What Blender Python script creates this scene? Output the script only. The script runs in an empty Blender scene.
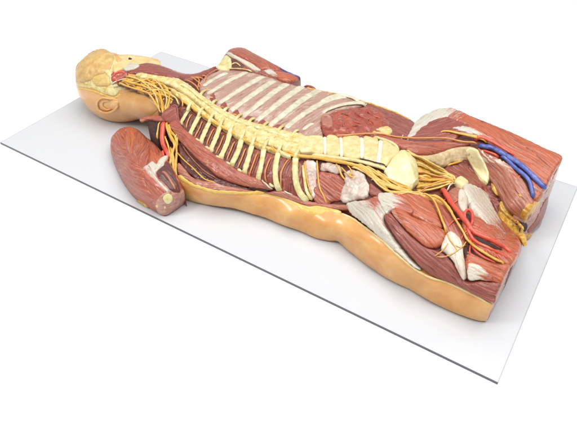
import bpy, math, random
import numpy as np
from mathutils import Vector, Matrix, noise as mnoise
from mathutils.geometry import delaunay_2d_cdt

random.seed(4)
rng = np.random.default_rng(7)
scene = bpy.context.scene
COL = scene.collection

# ------------------------------------------------------------------ camera
# board frame: x along the long side, y to the back, z up; metres
FOC = 570.54
CAM = np.array([1.1866758, -0.57959421, 0.7824173])
ROT = np.array([[8.43085217e-01, 5.37779989e-01, 2.63e-05],
                [3.56857031e-01, -5.59413142e-01, -7.48137685e-01],
                [-4.02318750e-01, 6.30753216e-01, -6.63543520e-01]])
BW, BD, BT = 1.2, 0.566, 0.004

cam_d = bpy.data.cameras.new('camera')
cam = bpy.data.objects.new('camera', cam_d)
COL.objects.link(cam)
cam_d.sensor_fit = 'HORIZONTAL'
cam_d.sensor_width = 36.0
cam_d.lens = FOC / 577.0 * 36.0
cam_d.clip_end = 100
m = Matrix.Identity(4)
for r in range(3):
    m[r][0], m[r][1], m[r][2], m[r][3] = ROT[0][r], -ROT[1][r], -ROT[2][r], CAM[r]
cam.matrix_world = m
scene.camera = cam


def rays(u, v):
    q = np.stack([(u - 288.5) / FOC, (v - 210.5) / FOC, np.ones_like(u)], -1)
    return q @ ROT


# ------------------------------------------------------------------ surfaces measured from the photograph
class Relief:
    """height above the board interpolated between measured points"""
    def __init__(self, pts, smooth=1e-3):
        a = np.array(pts, float)
        self.c = a[:, :2] / 100.0
        n = len(a)
        K = self.k(self.c, self.c) + smooth * np.eye(n)
        Pm = np.hstack([np.ones((n, 1)), self.c])
        A = np.block([[K, Pm], [Pm.T, np.zeros((3, 3))]])
        s = np.linalg.solve(A, np.concatenate([a[:, 2], np.zeros(3)]))
        self.w, self.p = s[:n], s[n:]

    @staticmethod
    def k(a, b):
        r2 = ((a[:, None, :] - b[None, :, :]) ** 2).sum(-1)
        return 0.5 * r2 * np.log(r2 + 1e-12)

    def z(self, u, v):
        q = np.stack([u, v], -1) / 100.0
        return self.k(q, self.c) @ self.w + self.p[0] + q @ self.p[1:]

    def pos(self, u, v):
        z = np.maximum(self.z(u, v), 0.0005)
        d = rays(u, v)
        t = (z - CAM[2]) / d[:, 2]
        return CAM + t[:, None] * d

    def __call__(self, u, v):
        u = np.asarray(u, float); v = np.asarray(v, float)
        p = self.pos(u, v)
        e = 1.2
        du = self.pos(u + e, v) - self.pos(u - e, v)
        dv = self.pos(u, v + e) - self.pos(u, v - e)
        n = np.cross(dv, du)
        n /= np.linalg.norm(n, axis=1)[:, None] + 1e-12
        return p, n


HC = np.array([0.1265, 0.2605, 0.0614]); HA = np.array([0.108, 0.0777, 0.0868]); HT = -0.1493
HR = np.array([[math.cos(HT), math.sin(HT), 0], [-math.sin(HT), math.cos(HT), 0], [0, 0, 1]])
NA = np.array([0.19, 0.262, 0.072]); NB = np.array([0.36, 0.262, 0.080])


def sd_head(p):
    q = (p - HC) @ HR.T
    k0 = np.linalg.norm(q / HA, axis=-1); k1 = np.linalg.norm(q / HA ** 2, axis=-1) + 1e-9
    e = k0 * (k0 - 1.0) / k1
    ab = NB - NA
    h = np.clip(((p - NA) @ ab) / (ab @ ab), 0, 1)
    c = np.linalg.norm(p - NA - h[..., None] * ab, axis=-1) - (0.062 - 0.008 * h)
    kk = 0.025
    hh = np.clip(0.5 + 0.5 * (c - e) / kk, 0, 1)
    return c * (1 - hh) + e * hh - kk * hh * (1 - hh)


class Solid:
    def __call__(self, u, v):
        u = np.asarray(u, float); v = np.asarray(v, float)
        d = rays(u, v); d /= np.linalg.norm(d, axis=1)[:, None]
        t = np.full(len(u), 0.8); best = np.full(len(u), 9.0); bt = t.copy()
        for _ in range(90):
            s = sd_head(CAM + t[:, None] * d)
            better = s < best
            best = np.where(better, s, best); bt = np.where(better, t, bt)
            t = t + np.maximum(s, 0.0) * 0.9
            t = np.where((s > 0) & (s < 2e-5), t, t)
            t = np.where(t > 2.6, 2.6, t)
        p = CAM + bt[:, None] * d
        e = 1e-3
        n = np.stack([sd_head(p + np.eye(3)[i] * e) - sd_head(p - np.eye(3)[i] * e) for i in range(3)], -1)
        n /= np.linalg.norm(n, axis=1)[:, None] + 1e-12
        return p, n


HEAD = Solid()

BODY = Relief([
    (150, 74, .136), (175, 82, .137), (200, 97, .124), (230, 112, .113), (260, 122, .113), (300, 135, .117),
    (340, 143, .128), (380, 157, .129), (405, 168, .127),
    (164, 67, .125), (182, 73, .115), (200, 73, .108), (216, 66, .103), (234, 68, .102), (265, 75, .102), (301, 86, .102),
    (330, 92, .102), (360, 101, .102), (392, 111, .102), (414, 122, .100),
    (205, 90, .119), (243, 118, .107), (290, 131, .112), (320, 138, .120), (250, 92, .116), (290, 106, .117), (340, 120, .117),
    (375, 128, .113), (398, 136, .117),
    (190, 108, .120), (205, 119, .112), (242, 138, .108), (290, 156, .111), (345, 165, .117), (370, 175, .116),
    (200, 133, .102), (235, 153, .098), (270, 170, .096), (296, 178, .092), (190, 137, .099), (215, 156, .090), (242, 170, .083),
    (270, 186, .074), (303, 196, .068), (200, 165, .078), (225, 178, .070),
    (180, 176, .056), (202, 187, .055), (230, 192, .054), (260, 193, .054), (294, 202, .054), (327, 209, .055), (353, 218, .060),
    (383, 240, .066), (413, 266, .062), (450, 283, .056), (493, 304, .056),
    (165, 118, .105), (160, 95, .120), (145, 93, .122), (125, 85, .125), (172, 140, .085), (172, 165, .062), (178, 150, .08),
    (381, 196, .102), (396, 205, .107), (362, 200, .090), (370, 222, .080), (400, 228, .098), (430, 228, .106), (440, 255, .090),
    (470, 272, .088), (470, 242, .103), (480, 285, .075), (500, 283, .082), (509, 266, .094), (518, 252, .094), (519, 237, .080),
    (480, 218, .104), (465, 190, .108), (450, 200, .105), (495, 235, .098),
    (325, 185, .083), (350, 190, .088), (310, 180, .086), (335, 203, .064),
    (412, 188, .108), (435, 182, .100), (450, 170, .084), (472, 172, .070), (488, 195, .060), (500, 212, .050), (514, 232, .040),
    (436, 112, .115), (448, 108, .120), (478, 120, .126), (516, 135, .131), (543, 148, .132), (562, 157, .132),
    (430, 130, .112), (440, 120, .117), (430, 150, .113), (400, 146, .120), (460, 141, .117), (478, 150, .110), (490, 158, .108),
    (520, 165, .118), (540, 170, .122), (551, 177, .120), (535, 201, .092), (531, 209, .084), (522, 222, .055),
    (515, 190, .095), (500, 183, .085), (510, 208, .070), (500, 202, .062),
])
SKIN = Relief([
    (178, 175.6, .060), (202, 187.5, .056), (230, 192, .055), (260, 192.5, .055), (294, 201, .055), (327, 209, .056), (353, 218.5, .060),
    (383, 240, .066), (413, 266.5, .062), (450, 282, .056), (476, 294.5, .056), (493, 303.5, .056),
    (181, 189, .034), (205, 196, .034), (230, 200, .032), (258, 205, .034), (290, 216, .036), (325, 226, .038), (348, 236, .040), (372, 252, .042),
    (400, 271, .040), (430, 287, .036), (460, 300, .034), (489, 312, .030),
    (184, 198, .002), (202, 203, .003), (220, 206.5, .005), (240, 210.5, .006), (260, 216.5, .005), (280, 224, .004), (298, 230, .003), (316, 238, .002),
    (328, 240.5, .003), (341, 243.5, .003), (347, 249.5, .003), (360, 259.6, .002), (383, 275.6, .002), (410, 289, .002), (440, 306, .002), (454, 312, .002),
    (476, 320, .002), (487, 320.5, .002)])
ARM = Relief([
    (111, 139, .030), (114, 134, .034), (121, 128, .042), (130, 127, .050), (139, 130.6, .056), (146, 137.5, .060), (155, 144, .062),
    (110.6, 149, .022), (114, 159, .016), (118, 170, .010), (124, 182, .006), (130, 192, .004), (138, 200, .003), (149, 207.5, .002),
    (159, 213, .002), (165, 215.6, .001), (174, 210, .002), (184, 202.5, .002), (185, 194, .035), (181, 186, .050),
    (125, 145, .055), (135, 150, .070), (130, 170, .055), (145, 160, .076), (150, 180, .066), (140, 190, .040), (160, 170, .072),
    (172, 183, .060), (168, 198, .045), (158, 203, .034), (176, 202, .026), (170, 160, .070)])
FAR = Relief([
    (225, 53, .100), (233, 47.6, .105), (243, 47.6, .106), (253, 52.5, .106), (273, 63, .106), (287, 70.5, .106), (300, 76.7, .104), (301, 84, .085),
    (294, 84, .100), (278, 80, .106), (264, 72.6, .109), (257, 71, .110), (243, 64, .112), (231, 62, .112), (218, 68, .108), (225, 69, .106),
    (246, 56, .118), (265, 66, .117), (285, 76, .113), (234, 53, .116)])
NEAR_END = Relief([(493, 303.5, .056), (502, 282, .085), (509.5, 266, .095), (518, 253, .094), (519.5, 237, .080),
                   (487, 320.5, .002), (494, 308, .002), (500.5, 296, .002), (511, 273, .002), (517, 260.5, .003), (521, 245, .03)])
FAR_END = Relief([(562, 157, .132), (558.5, 171, .085), (555.5, 180, .060), (548, 200, .030), (544, 215, .012), (541, 225, .003), (533, 233, .002), (528, 239, .002),
                  (520, 238, .010), (518, 230, .040), (522, 222, .055), (531, 209, .084), (535.5, 201, .092), (545.5, 188.5, .110), (551, 177, .120)])

# ------------------------------------------------------------------ materials
MATS = {}


def srgb(r, g, b, k=1.16):
    def f(c):
        c /= 255.0
        return (c / 12.92 if c < 0.04045 else ((c + 0.055) / 1.055) ** 2.4) / k
    return (f(r), f(g), f(b), 1)


def base_mat(name, rough=0.4, coat=0.0, sss=0.0):
    mt = bpy.data.materials.new(name); mt.use_nodes = True
    nt = mt.node_tree; b = nt.nodes['Principled BSDF']
    b.inputs['Roughness'].default_value = rough
    b.inputs['Coat Weight'].default_value = coat
    b.inputs['Coat Roughness'].default_value = 0.16
    if sss:
        b.inputs['Subsurface Weight'].default_value = sss
        b.inputs['Subsurface Radius'].default_value = (0.006, 0.003, 0.0015)
        b.inputs['Subsurface Scale'].default_value = 1.0
    MATS[name] = mt
    return mt, nt, b


def ramp(nt, stops):
    r = nt.nodes.new('ShaderNodeValToRGB')
    el = r.color_ramp.elements
    while len(el) < len(stops): el.new(0.5)
    for e, (p, c) in zip(el, stops):
        e.position = p; e.color = c
    return r


def noise_node(nt, vec, scale, detail=4.0, rough=0.6, dist=0.0):
    n = nt.nodes.new('ShaderNodeTexNoise')
    n.inputs['Scale'].default_value = scale
    n.inputs['Detail'].default_value = detail
    n.inputs['Roughness'].default_value = rough
    n.inputs['Distortion'].default_value = dist
    nt.links.new(vec, n.inputs['Vector'])
    return n.outputs['Fac']


def mixc(nt, fac, a, b):
    x = nt.nodes.new('ShaderNodeMix'); x.data_type = 'RGBA'
    for s, val in ((x.inputs[0], fac), (x.inputs[6], a), (x.inputs[7], b)):
        if hasattr(val, 'is_output'): nt.links.new(val, s)
        else: s.default_value = val
    return x.outputs[2]


def vec_scaled(nt, src, sc):
    mp = nt.nodes.new('ShaderNodeMapping')
    mp.inputs['Scale'].default_value = sc
    nt.links.new(src, mp.inputs['Vector'])
    return mp.outputs['Vector']


def fibre(name, dark, mid, light, wisp=None, wisp_amt=0.5, su=22, sv=420, rough=0.40, coat=0.5, bump=0.9, blotch=None, fade=None):
    """printed muscle: fibres run along U of the UV map, which is in metres"""
    mt, nt, b = base_mat(name, rough, coat)
    uv = nt.nodes.new('ShaderNodeUVMap').outputs[0]
    ob = nt.nodes.new('ShaderNodeTexCoord').outputs['Object']
    f1 = noise_node(nt, vec_scaled(nt, uv, (su, sv, 1)), 1.0, 5, 0.65, 0.3)
    c = ramp(nt, [(0.34, dark), (0.46, mid), (0.57, mid), (0.69, light)])
    nt.links.new(f1, c.inputs[0])
    col = c.outputs[0]
    big = noise_node(nt, ob, 26, 3, 0.55)
    if blotch:
        r = ramp(nt, [(0.44, (0, 0, 0, 1)), (0.62, (1, 1, 1, 1))]); nt.links.new(big, r.inputs[0])
        mm = nt.nodes.new('ShaderNodeMath'); mm.operation = 'MULTIPLY'; mm.inputs[1].default_value = 0.65
        nt.links.new(r.outputs[0], mm.inputs[0])
        col = mixc(nt, mm.outputs[0], col, blotch)
    if wisp:
        f2 = noise_node(nt, vec_scaled(nt, uv, (su * 1.3, sv * 0.35, 1)), 1.0, 6, 0.7, 0.6)
        r = ramp(nt, [(0.54, (0, 0, 0, 1)), (0.72, (1, 1, 1, 1))]); nt.links.new(f2, r.inputs[0])
        mm = nt.nodes.new('ShaderNodeMath'); mm.operation = 'MULTIPLY'; mm.inputs[1].default_value = wisp_amt
        nt.links.new(r.outputs[0], mm.inputs[0])
        col = mixc(nt, mm.outputs[0], col, wisp)
    if fade:
        # the white sheet thins out in streaks and lets the muscle under it show
        c2 = ramp(nt, [(0.30, fade[0]), (0.47, fade[1]), (0.60, fade[1]), (0.74, fade[2])]); nt.links.new(f1, c2.inputs[0])
        at = nt.nodes.new('ShaderNodeAttribute'); at.attribute_name = 'blend'
        f3 = noise_node(nt, vec_scaled(nt, uv, (su * 0.8, sv * 0.5, 1)), 1.0, 5, 0.7, 0.5)
        m1 = nt.nodes.new('ShaderNodeMath'); m1.operation = 'MULTIPLY_ADD'; m1.inputs[1].default_value = 1.6; m1.inputs[2].default_value = -0.8
        nt.links.new(f3, m1.inputs[0])
        m2 = nt.nodes.new('ShaderNodeMath'); m2.operation = 'ADD'; nt.links.new(at.outputs['Fac'], m2.inputs[0]); nt.links.new(m1.outputs[0], m2.inputs[1])
        r = ramp(nt, [(0.38, (0, 0, 0, 1)), (0.66, (1, 1, 1, 1))]); nt.links.new(m2.outputs[0], r.inputs[0])
        col = mixc(nt, r.outputs[0], col, c2.outputs[0])
    f4 = noise_node(nt, ob, 420, 4, 0.65)
    sp_ = ramp(nt, [(0.30, (0.62, 0.58, 0.58, 1)), (0.48, (1, 1, 1, 1))]); nt.links.new(f4, sp_.inputs[0])
    ml = nt.nodes.new('ShaderNodeMix'); ml.data_type = 'RGBA'; ml.blend_type = 'MULTIPLY'; ml.inputs[0].default_value = 0.6
    nt.links.new(col, ml.inputs[6]); nt.links.new(sp_.outputs[0], ml.inputs[7]); col = ml.outputs[2]
    nt.links.new(col, b.inputs['Base Color'])
    ad = nt.nodes.new('ShaderNodeMath'); ad.operation = 'MULTIPLY_ADD'; ad.inputs[1].default_value = 0.5
    nt.links.new(f4, ad.inputs[0]); nt.links.new(f1, ad.inputs[2])
    bp = nt.nodes.new('ShaderNodeBump'); bp.inputs['Strength'].default_value = bump; bp.inputs['Distance'].default_value = 0.002
    nt.links.new(ad.outputs[0], bp.inputs['Height']); nt.links.new(bp.outputs[0], b.inputs['Normal'])
    rr_ = nt.nodes.new('ShaderNodeMapRange'); rr_.inputs[3].default_value = rough - 0.12; rr_.inputs[4].default_value = rough + 0.12
    nt.links.new(big, rr_.inputs[0]); nt.links.new(rr_.outputs[0], b.inputs['Roughness'])
    return mt


def mottled(name, a, bcol, ccol=None, scale=90, rough=0.42, coat=0.2, bump=0.3, sss=0.0, detail=5, fine=600):
    mt, nt, b = base_mat(name, rough, coat, sss)
    ob = nt.nodes.new('ShaderNodeTexCoord').outputs['Object']
    n = noise_node(nt, ob, scale, detail, 0.62, 0.4)
    st = [(0.34, a), (0.58, bcol)] + ([(0.72, ccol)] if ccol else [])
    c = ramp(nt, st); nt.links.new(n, c.inputs[0])
    nt.links.new(c.outputs[0], b.inputs['Base Color'])
    n2 = noise_node(nt, ob, fine, 3, 0.6)
    ad = nt.nodes.new('ShaderNodeMath'); ad.operation = 'ADD'
    nt.links.new(n, ad.inputs[0]); nt.links.new(n2, ad.inputs[1])
    bp = nt.nodes.new('ShaderNodeBump'); bp.inputs['Strength'].default_value = bump; bp.inputs['Distance'].default_value = 0.0012
    nt.links.new(ad.outputs[0], bp.inputs['Height']); nt.links.new(bp.outputs[0], b.inputs['Normal'])
    return mt


S = srgb
MUS = (S(106, 36, 24), S(184, 92, 66), S(216, 146, 118))
fibre('muscle', *MUS, S(222, 178, 156), 0.5)
fibre('muscle_orange', S(130, 46, 22), S(200, 100, 62), S(222, 148, 110), S(226, 180, 150), 0.45)
fibre('muscle_maroon', S(90, 32, 24), S(158, 74, 58), S(194, 120, 98), S(210, 164, 146), 0.5)
fibre('muscle_pink', S(148, 74, 58), S(190, 114, 90), S(222, 170, 146), S(234, 206, 190), 0.6)
fibre('muscle_dark', S(62, 26, 20), S(104, 48, 36), S(148, 86, 70), S(172, 124, 108), 0.35)  # dark muscle; also colours in shade at gaps and rib spaces
fibre('organ', S(120, 38, 26), S(176, 74, 48), S(206, 112, 80), S(226, 172, 140), 0.35, su=45, sv=70, blotch=S(160, 58, 38), rough=0.3, coat=0.7)
fibre('pleura', S(150, 104, 88), S(188, 146, 130), S(216, 186, 172), S(228, 216, 202), 0.8, su=18, sv=140, bump=0.5, rough=0.5)
fibre('fascia', S(186, 170, 150), S(214, 206, 190), S(234, 228, 218), S(214, 176, 160), 0.3, su=24, sv=220, bump=0.45, fade=MUS)
fibre('tendon', S(198, 176, 150), S(226, 212, 192), S(240, 232, 218), S(218, 176, 156), 0.35, su=24, sv=300, bump=0.5, fade=MUS)
fibre('cut_face', S(156, 96, 82), S(190, 134, 116), S(218, 182, 166), S(230, 208, 192), 0.6, su=70, sv=160, bump=0.5)
fibre('core', S(74, 32, 24), S(116, 56, 44), S(150, 84, 66), None, su=30, sv=150, rough=0.55, coat=0.05)
fibre('nerve', S(206, 132, 34), S(234, 180, 70), S(248, 216, 126), None, su=40, sv=500, bump=0.45, coat=0.5)
fibre('nerve_pale', S(222, 172, 72), S(244, 208, 116), S(250, 230, 168), None, su=40, sv=500, bump=0.45, coat=0.5)
fibre('nerve_orange', S(196, 108, 50), S(226, 152, 84), S(242, 192, 130), None, su=40, sv=500, bump=0.4, coat=0.4)
fibre('artery', S(200, 54, 38), S(228, 86, 62), S(242, 134, 106), None, su=40, sv=160, bump=0.4, coat=0.5)
fibre('vein', S(56, 68, 138), S(80, 98, 178), S(132, 146, 206), None, su=40, sv=160, bump=0.4, coat=0.5)
mottled('skin', S(224, 156, 84), S(236, 178, 106), S(243, 196, 132), scale=20, bump=0.22, rough=0.36, coat=0.6, sss=0.12, fine=700)
mottled('skin_edge', S(232, 178, 76), S(242, 202, 106), S(246, 218, 146), scale=60, bump=0.25, coat=0.4)
mottled('skin_pale', S(220, 184, 116), S(234, 208, 146), S(240, 222, 176), scale=40, bump=0.25)
mottled('bone', S(206, 190, 120), S(232, 222, 164), S(243, 238, 202), scale=75, bump=0.4)
mottled('bone_ochre', S(212, 180, 96), S(238, 222, 158), S(248, 242, 206), scale=85, bump=0.7, coat=0.35)
mottled('bone_tan', S(220, 190, 124), S(234, 212, 154), S(242, 226, 182), scale=90, bump=0.3)
mottled('sacral', S(226, 212, 148), S(240, 230, 178), S(244, 240, 204), scale=45, bump=0.2)
mottled('pelvic_bone', S(196, 166, 120), S(220, 196, 152), S(234, 220, 186), scale=60, bump=0.3)
mottled('rib_pale', S(200, 190, 164), S(224, 216, 192), S(236, 232, 216), scale=60, bump=0.3)
mottled('disc', S(228, 220, 190), S(242, 238, 216), scale=120, bump=0.2)
mottled('brain', S(204, 158, 90), S(220, 184, 116), S(230, 200, 140), scale=70, bump=0.45)
mottled('cerebellum', S(210, 172, 92), S(226, 194, 118), S(234, 210, 142), scale=90, bump=0.5)
mottled('fat', S(190, 128, 36), S(226, 180, 80), S(240, 208, 126), scale=120, bump=0.6, coat=0.4)
mottled('white_fat', S(196, 160, 142), S(218, 202, 188), S(234, 226, 214), scale=55, bump=0.4, coat=0.5, detail=3)
mottled('hollow_shade', S(44, 22, 18), S(74, 38, 32), scale=120, bump=0.4, rough=0.7, coat=0)  # dark brown that puts the shade of openings into colour

mt, nt, b = base_mat('acrylic', 0.13, 0.0)
ob = nt.nodes.new('ShaderNodeTexCoord').outputs['Object']
r_ = ramp(nt, [(0.3, (0.60, 0.61, 0.632, 1)), (0.7, (0.615, 0.622, 0.64, 1))])
nt.links.new(noise_node(nt, ob, 3, 3), r_.inputs[0]); nt.links.new(r_.outputs[0], b.inputs['Base Color'])
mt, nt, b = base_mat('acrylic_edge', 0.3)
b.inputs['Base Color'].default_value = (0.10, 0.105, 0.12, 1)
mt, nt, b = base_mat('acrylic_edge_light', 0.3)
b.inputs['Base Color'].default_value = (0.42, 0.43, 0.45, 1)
mt, nt, b = base_mat('paper_white', 0.9)
ob = nt.nodes.new('ShaderNodeTexCoord').outputs['Object']
r_ = ramp(nt, [(0.3, (0.93, 0.93, 0.93, 1)), (0.7, (0.95, 0.95, 0.95, 1))])
nt.links.new(noise_node(nt, ob, 2, 2), r_.inputs[0]); nt.links.new(r_.outputs[0], b.inputs['Base Color'])
b.inputs['Specular IOR Level'].default_value = 0.1


# ------------------------------------------------------------------ mesh helpers
def link(name, me, mat, parent=None, label=None):
    o = bpy.data.objects.new(name, me); COL.objects.link(o)
    if mat: me.materials.append(MATS[mat])
    if parent: o.parent = parent
    if label: o['label'] = label
    return o


def mesh_from(name, V, F, uv=None, smooth=True):
    me = bpy.data.meshes.new(name)
    me.from_pydata([tuple(x) for x in V], [], F)
    if uv is not None:
        l = me.uv_layers.new(name='UVMap')
        idx = np.empty(len(me.loops), dtype=np.int32); me.loops.foreach_get('vertex_index', idx)
        l.data.foreach_set('uv', np.asarray(uv, np.float32)[idx].ravel())
    if smooth: me.polygons.foreach_set('use_smooth', [True] * len(me.polygons))
    me.update()
    return me


def spline(pts, step, closed=False, sharp=False):
    p = np.array(pts, float)
    if closed: q = np.vstack([p[-1], p, p[0], p[1]])
    else: q = np.vstack([2 * p[0] - p[1], p, 2 * p[-1] - p[-2]])
    out = []
    for i in range(1, len(q) - 2):
        p0, p1, p2, p3 = q[i - 1:i + 3]
        n = max(1, int(round(np.linalg.norm((p2 - p1)[:2]) / step)))
        for k in range(n):
            t = k / n
            if sharp: out.append(p1 + (p2 - p1) * t)
            else:
                tt = 0.5
                m1 = tt * (p2 - p0); m2 = tt * (p3 - p1)
                # limit tangents so uneven spacing does not overshoot
                L = np.linalg.norm((p2 - p1)[:2]) + 1e-9
                for mm in (m1, m2):
                    l = np.linalg.norm(mm[:2])
                    if l > 1.2 * L: mm *= 1.2 * L / l
                out.append((2*t**3-3*t**2+1)*p1 + (t**3-2*t**2+t)*m1 + (-2*t**3+3*t**2)*p2 + (t**3-t**2)*m2)
    if not closed: out.append(p[-1])
    return np.array(out)


def inside(poly, pts):
    x, y = pts[:, 0], pts[:, 1]; c = np.zeros(len(pts), bool)
    j = len(poly) - 1
    for i in range(len(poly)):
        xi, yi = poly[i]; xj, yj = poly[j]
        m_ = ((yi > y) != (yj > y))
        c ^= m_ & (x < (xj - xi) * (y - yi) / ((yj - yi) + 1e-12) + xi)
        j = i
    return c


def edge_dist(poly, pts):
    d = np.full(len(pts), 1e9)
    for i in range(len(poly)):
        a = poly[i - 1]; b_ = poly[i]; ab = b_ - a
        t = np.clip(((pts - a) @ ab) / (ab @ ab + 1e-12), 0, 1)
        d = np.minimum(d, np.linalg.norm(pts - a - t[:, None] * ab, axis=1))
    return d


def lump(P, scale, seed=0):
    o = Vector((seed * 3.1, seed * 1.7, seed * 0.9))
    return np.array([mnoise.noise(Vector(p) * scale + o) for p in P])


SEED = [0]


def patch(name, poly, surf, mat, parent, fib=((0, 0), (1, 0.3)), off=1.0, bulge=2.0, w=5.0, amp=0.25, freq=170,
          lumps=0.0, lscale=90, thick=9.0, step=0.75, drop=False, sharp=False, wob=0.35, label=None, extra=None, blend=None):
    """solid piece: outline traced on the relief, its own bulge, fibres and thickness (mm)"""
    SEED[0] += 1; sd = SEED[0]
    pl = spline(poly, step * 1.1, True, sharp)
    if wob:
        ph = np.arange(len(pl))
        pl = pl + wob * np.stack([lump(np.stack([pl[:, 0], pl[:, 1], ph * 0], 1), 0.35, sd), lump(np.stack([pl[:, 1], pl[:, 0], ph * 0], 1), 0.35, sd + 50)], 1)
    lo, hi = pl.min(0), pl.max(0)
    g = []
    yy = lo[1]; k = 0
    while yy < hi[1]:
        xs = np.arange(lo[0] + (step / 2 if k % 2 else 0), hi[0], step)
        g.append(np.stack([xs, np.full_like(xs, yy)], 1)); yy += step * 0.87; k += 1
    g = np.vstack(g) if g else np.zeros((0, 2))
    g = g[inside(pl, g)]
    if len(g): g = g[edge_dist(pl, g) > step * 0.55]
    pts = np.vstack([pl, g]); nb = len(pl)
    res = delaunay_2d_cdt([Vector(p) for p in pts], [], [list(range(nb))], 1, 1e-6)
    pts = np.array([tuple(v) for v in res[0]]); tris = [tuple(f) for f in res[2]]
    P, N = surf(pts[:, 0], pts[:, 1])
    d = edge_dist(pl, pts)
    prof = np.sqrt(np.clip(1 - (1 - np.clip(d / w, 0, 1)) ** 2, 0, 1))
    h = off + bulge * prof
    p0, p1 = surf(np.array([fib[0][0], fib[1][0]], float), np.array([fib[0][1], fib[1][1]], float))[0] if fib[0] != (0, 0) else (P.mean(0), P.mean(0) + np.array([1, 0.2, 0]))
    D = (p1 - p0); D /= np.linalg.norm(D) + 1e-9
    Na = N.mean(0); Na /= np.linalg.norm(Na); X = np.cross(Na, D); X /= np.linalg.norm(X) + 1e-9
    uu, vv = P @ D, P @ X
    # keep fibres wandering a little
    wv = vv + 0.004 * np.sin(uu * 21 + sd) + 0.002 * np.sin(uu * 57 + sd * 2)
    fb = (2 * np.abs(np.sin(np.pi * (wv * freq + 0.35 * np.sin(uu * 40 + sd)))) ** 0.6 - 1.2) * 0.8 + (2 * np.abs(np.sin(np.pi * (wv * freq * 0.37 + 0.4 * np.sin(uu * 23 + sd * 3)))) ** 0.5 - 1.3)
    h = h + 1.5 * amp * fb * np.clip(d / 2.0, 0, 1)
    if lumps: h = h + lumps * lump(P, lscale, sd) * np.clip(d / 2.0, 0.15, 1) + lumps * 0.5 * lump(P, lscale * 2.3, sd + 9) * np.clip(d / 2.0, 0.15, 1)
    if extra is not None: h = h + extra(pts, d)
    V = P + N * (h / 1000.0)[:, None]
    V[:, 2] = np.maximum(V[:, 2], 0.0008)
    # winding
    F = []
    for t in tris:
        a, b_, c = V[t[0]], V[t[1]], V[t[2]]
        nn = np.cross(b_ - a, c - a)
        F.append(t if nn @ N[t[0]] > 0 else (t[0], t[2], t[1]))
    # boundary edges -> skirt
    cnt = {}
    for t in F:
        for i in range(3):
            cnt[(t[i], t[(i + 1) % 3])] = 1
    be = [e for e in cnt if (e[1], e[0]) not in cnt]
    ring = sorted({i for e in be for i in e}); n0 = len(V)
    mp = {i: n0 + k for k, i in enumerate(ring)}
    if drop:
        B = V[ring].copy(); B[:, 2] = 0.0006
    else:
        B = P[ring] - N[ring] * (thick / 1000.0)
        B[:, 2] = np.maximum(B[:, 2], 0.0006)
    V = np.vstack([V, B])
    for a, b_ in be: F.append((b_, a, mp[a], mp[b_]))
    uv = np.stack([uu, wv], 1) + np.array([sd * 0.37, sd * 0.19]); uv = np.vstack([uv, uv[ring] + np.array([0, 0.006])])
    me = mesh_from(name, V, F, uv)
    if blend:
        a0, a1 = np.array(blend[0], float), np.array(blend[1], float)
        bl = np.clip(((pts - a0) @ (a1 - a0)) / ((a1 - a0) @ (a1 - a0)), 0, 1)
        at = me.attributes.new('blend', 'FLOAT', 'POINT'); at.data.foreach_set('value', np.concatenate([bl, bl[ring]]).astype(np.float32))
    return link(name, me, mat, parent, label)


def tube(name, path, surf, mat, parent, r=2.0, flat=1.0, lift=None, taper=(1, 1), seg=10, wig=0.0, step=1.3, label=None, knob=0.0, sink=1.0):
    """rope, vessel or rib: path (u, v[, lift mm]) on the relief; r half width in mm"""
    SEED[0] += 1; sd = SEED[0]
    pa = [tuple(p) if len(p) == 3 else (p[0], p[1], 0.0) for p in path]
    q = spline(pa, step)
    P, N = surf(q[:, 0], q[:, 1])
    n = len(q); t = np.linspace(0, 1, n)
    rr = r * (taper[0] + (taper[1] - taper[0]) * t)
    if wig: rr = rr * (1 + wig * lump(P, 130, sd))
    if knob: rr = rr * (1 + knob * (np.exp(-(t / 0.12) ** 2) + np.exp(-((1 - t) / 0.1) ** 2)))
    if lift is None: lf = rr * flat * 0.5
    else: lf = np.full(n, float(lift))
    Lp = np.concatenate([[0], np.cumsum(np.linalg.norm(np.diff(q[:, :2], axis=0), axis=1))])
    de = np.minimum(Lp, Lp[-1] - Lp)
    lf = lf + q[:, 2] - (np.abs(lf) * 0.7 + rr * flat * 1.1) * np.exp(-(de / 2.2) ** 2) * sink
    lf = lf + 0.5 * lump(np.stack([q[:, 0], q[:, 1], q[:, 0] * 0], 1), 0.25, sd)
    C = P + N * (lf / 1000.0)[:, None]
    T = np.gradient(C, axis=0); T /= np.linalg.norm(T, axis=1)[:, None] + 1e-12
    Bn = np.cross(N, T); Bn /= np.linalg.norm(Bn, axis=1)[:, None] + 1e-12
    Nn = np.cross(T, Bn)
    V, uv, F = [], [], []
    L = np.concatenate([[0], np.cumsum(np.linalg.norm(np.diff(C, axis=0), axis=1))])
    for i in range(n):
        e = 1.0
        if i == 0 or i == n - 1: e = 0.55
        for k in range(seg):
            a = 2 * math.pi * k / seg
            V.append(C[i] + (Bn[i] * math.cos(a) * rr[i] + Nn[i] * math.sin(a) * rr[i] * flat) * e / 1000.0)
            uv.append((L[i] + sd * 0.31, abs(k - seg / 2) / seg * 0.012 + sd * 0.17))
    for i in range(n - 1):
        for k in range(seg):
            k2 = (k + 1) % seg
            F.append((i * seg + k, i * seg + k2, (i + 1) * seg + k2, (i + 1) * seg + k))
    F.append(tuple(range(seg - 1, -1, -1))); F.append(tuple((n - 1) * seg + k for k in range(seg)))
    V = np.array(V); V[:, 2] = np.maximum(V[:, 2], 0.0007)
    return link(name, mesh_from(name, V, F, uv), mat, parent, label)


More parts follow.
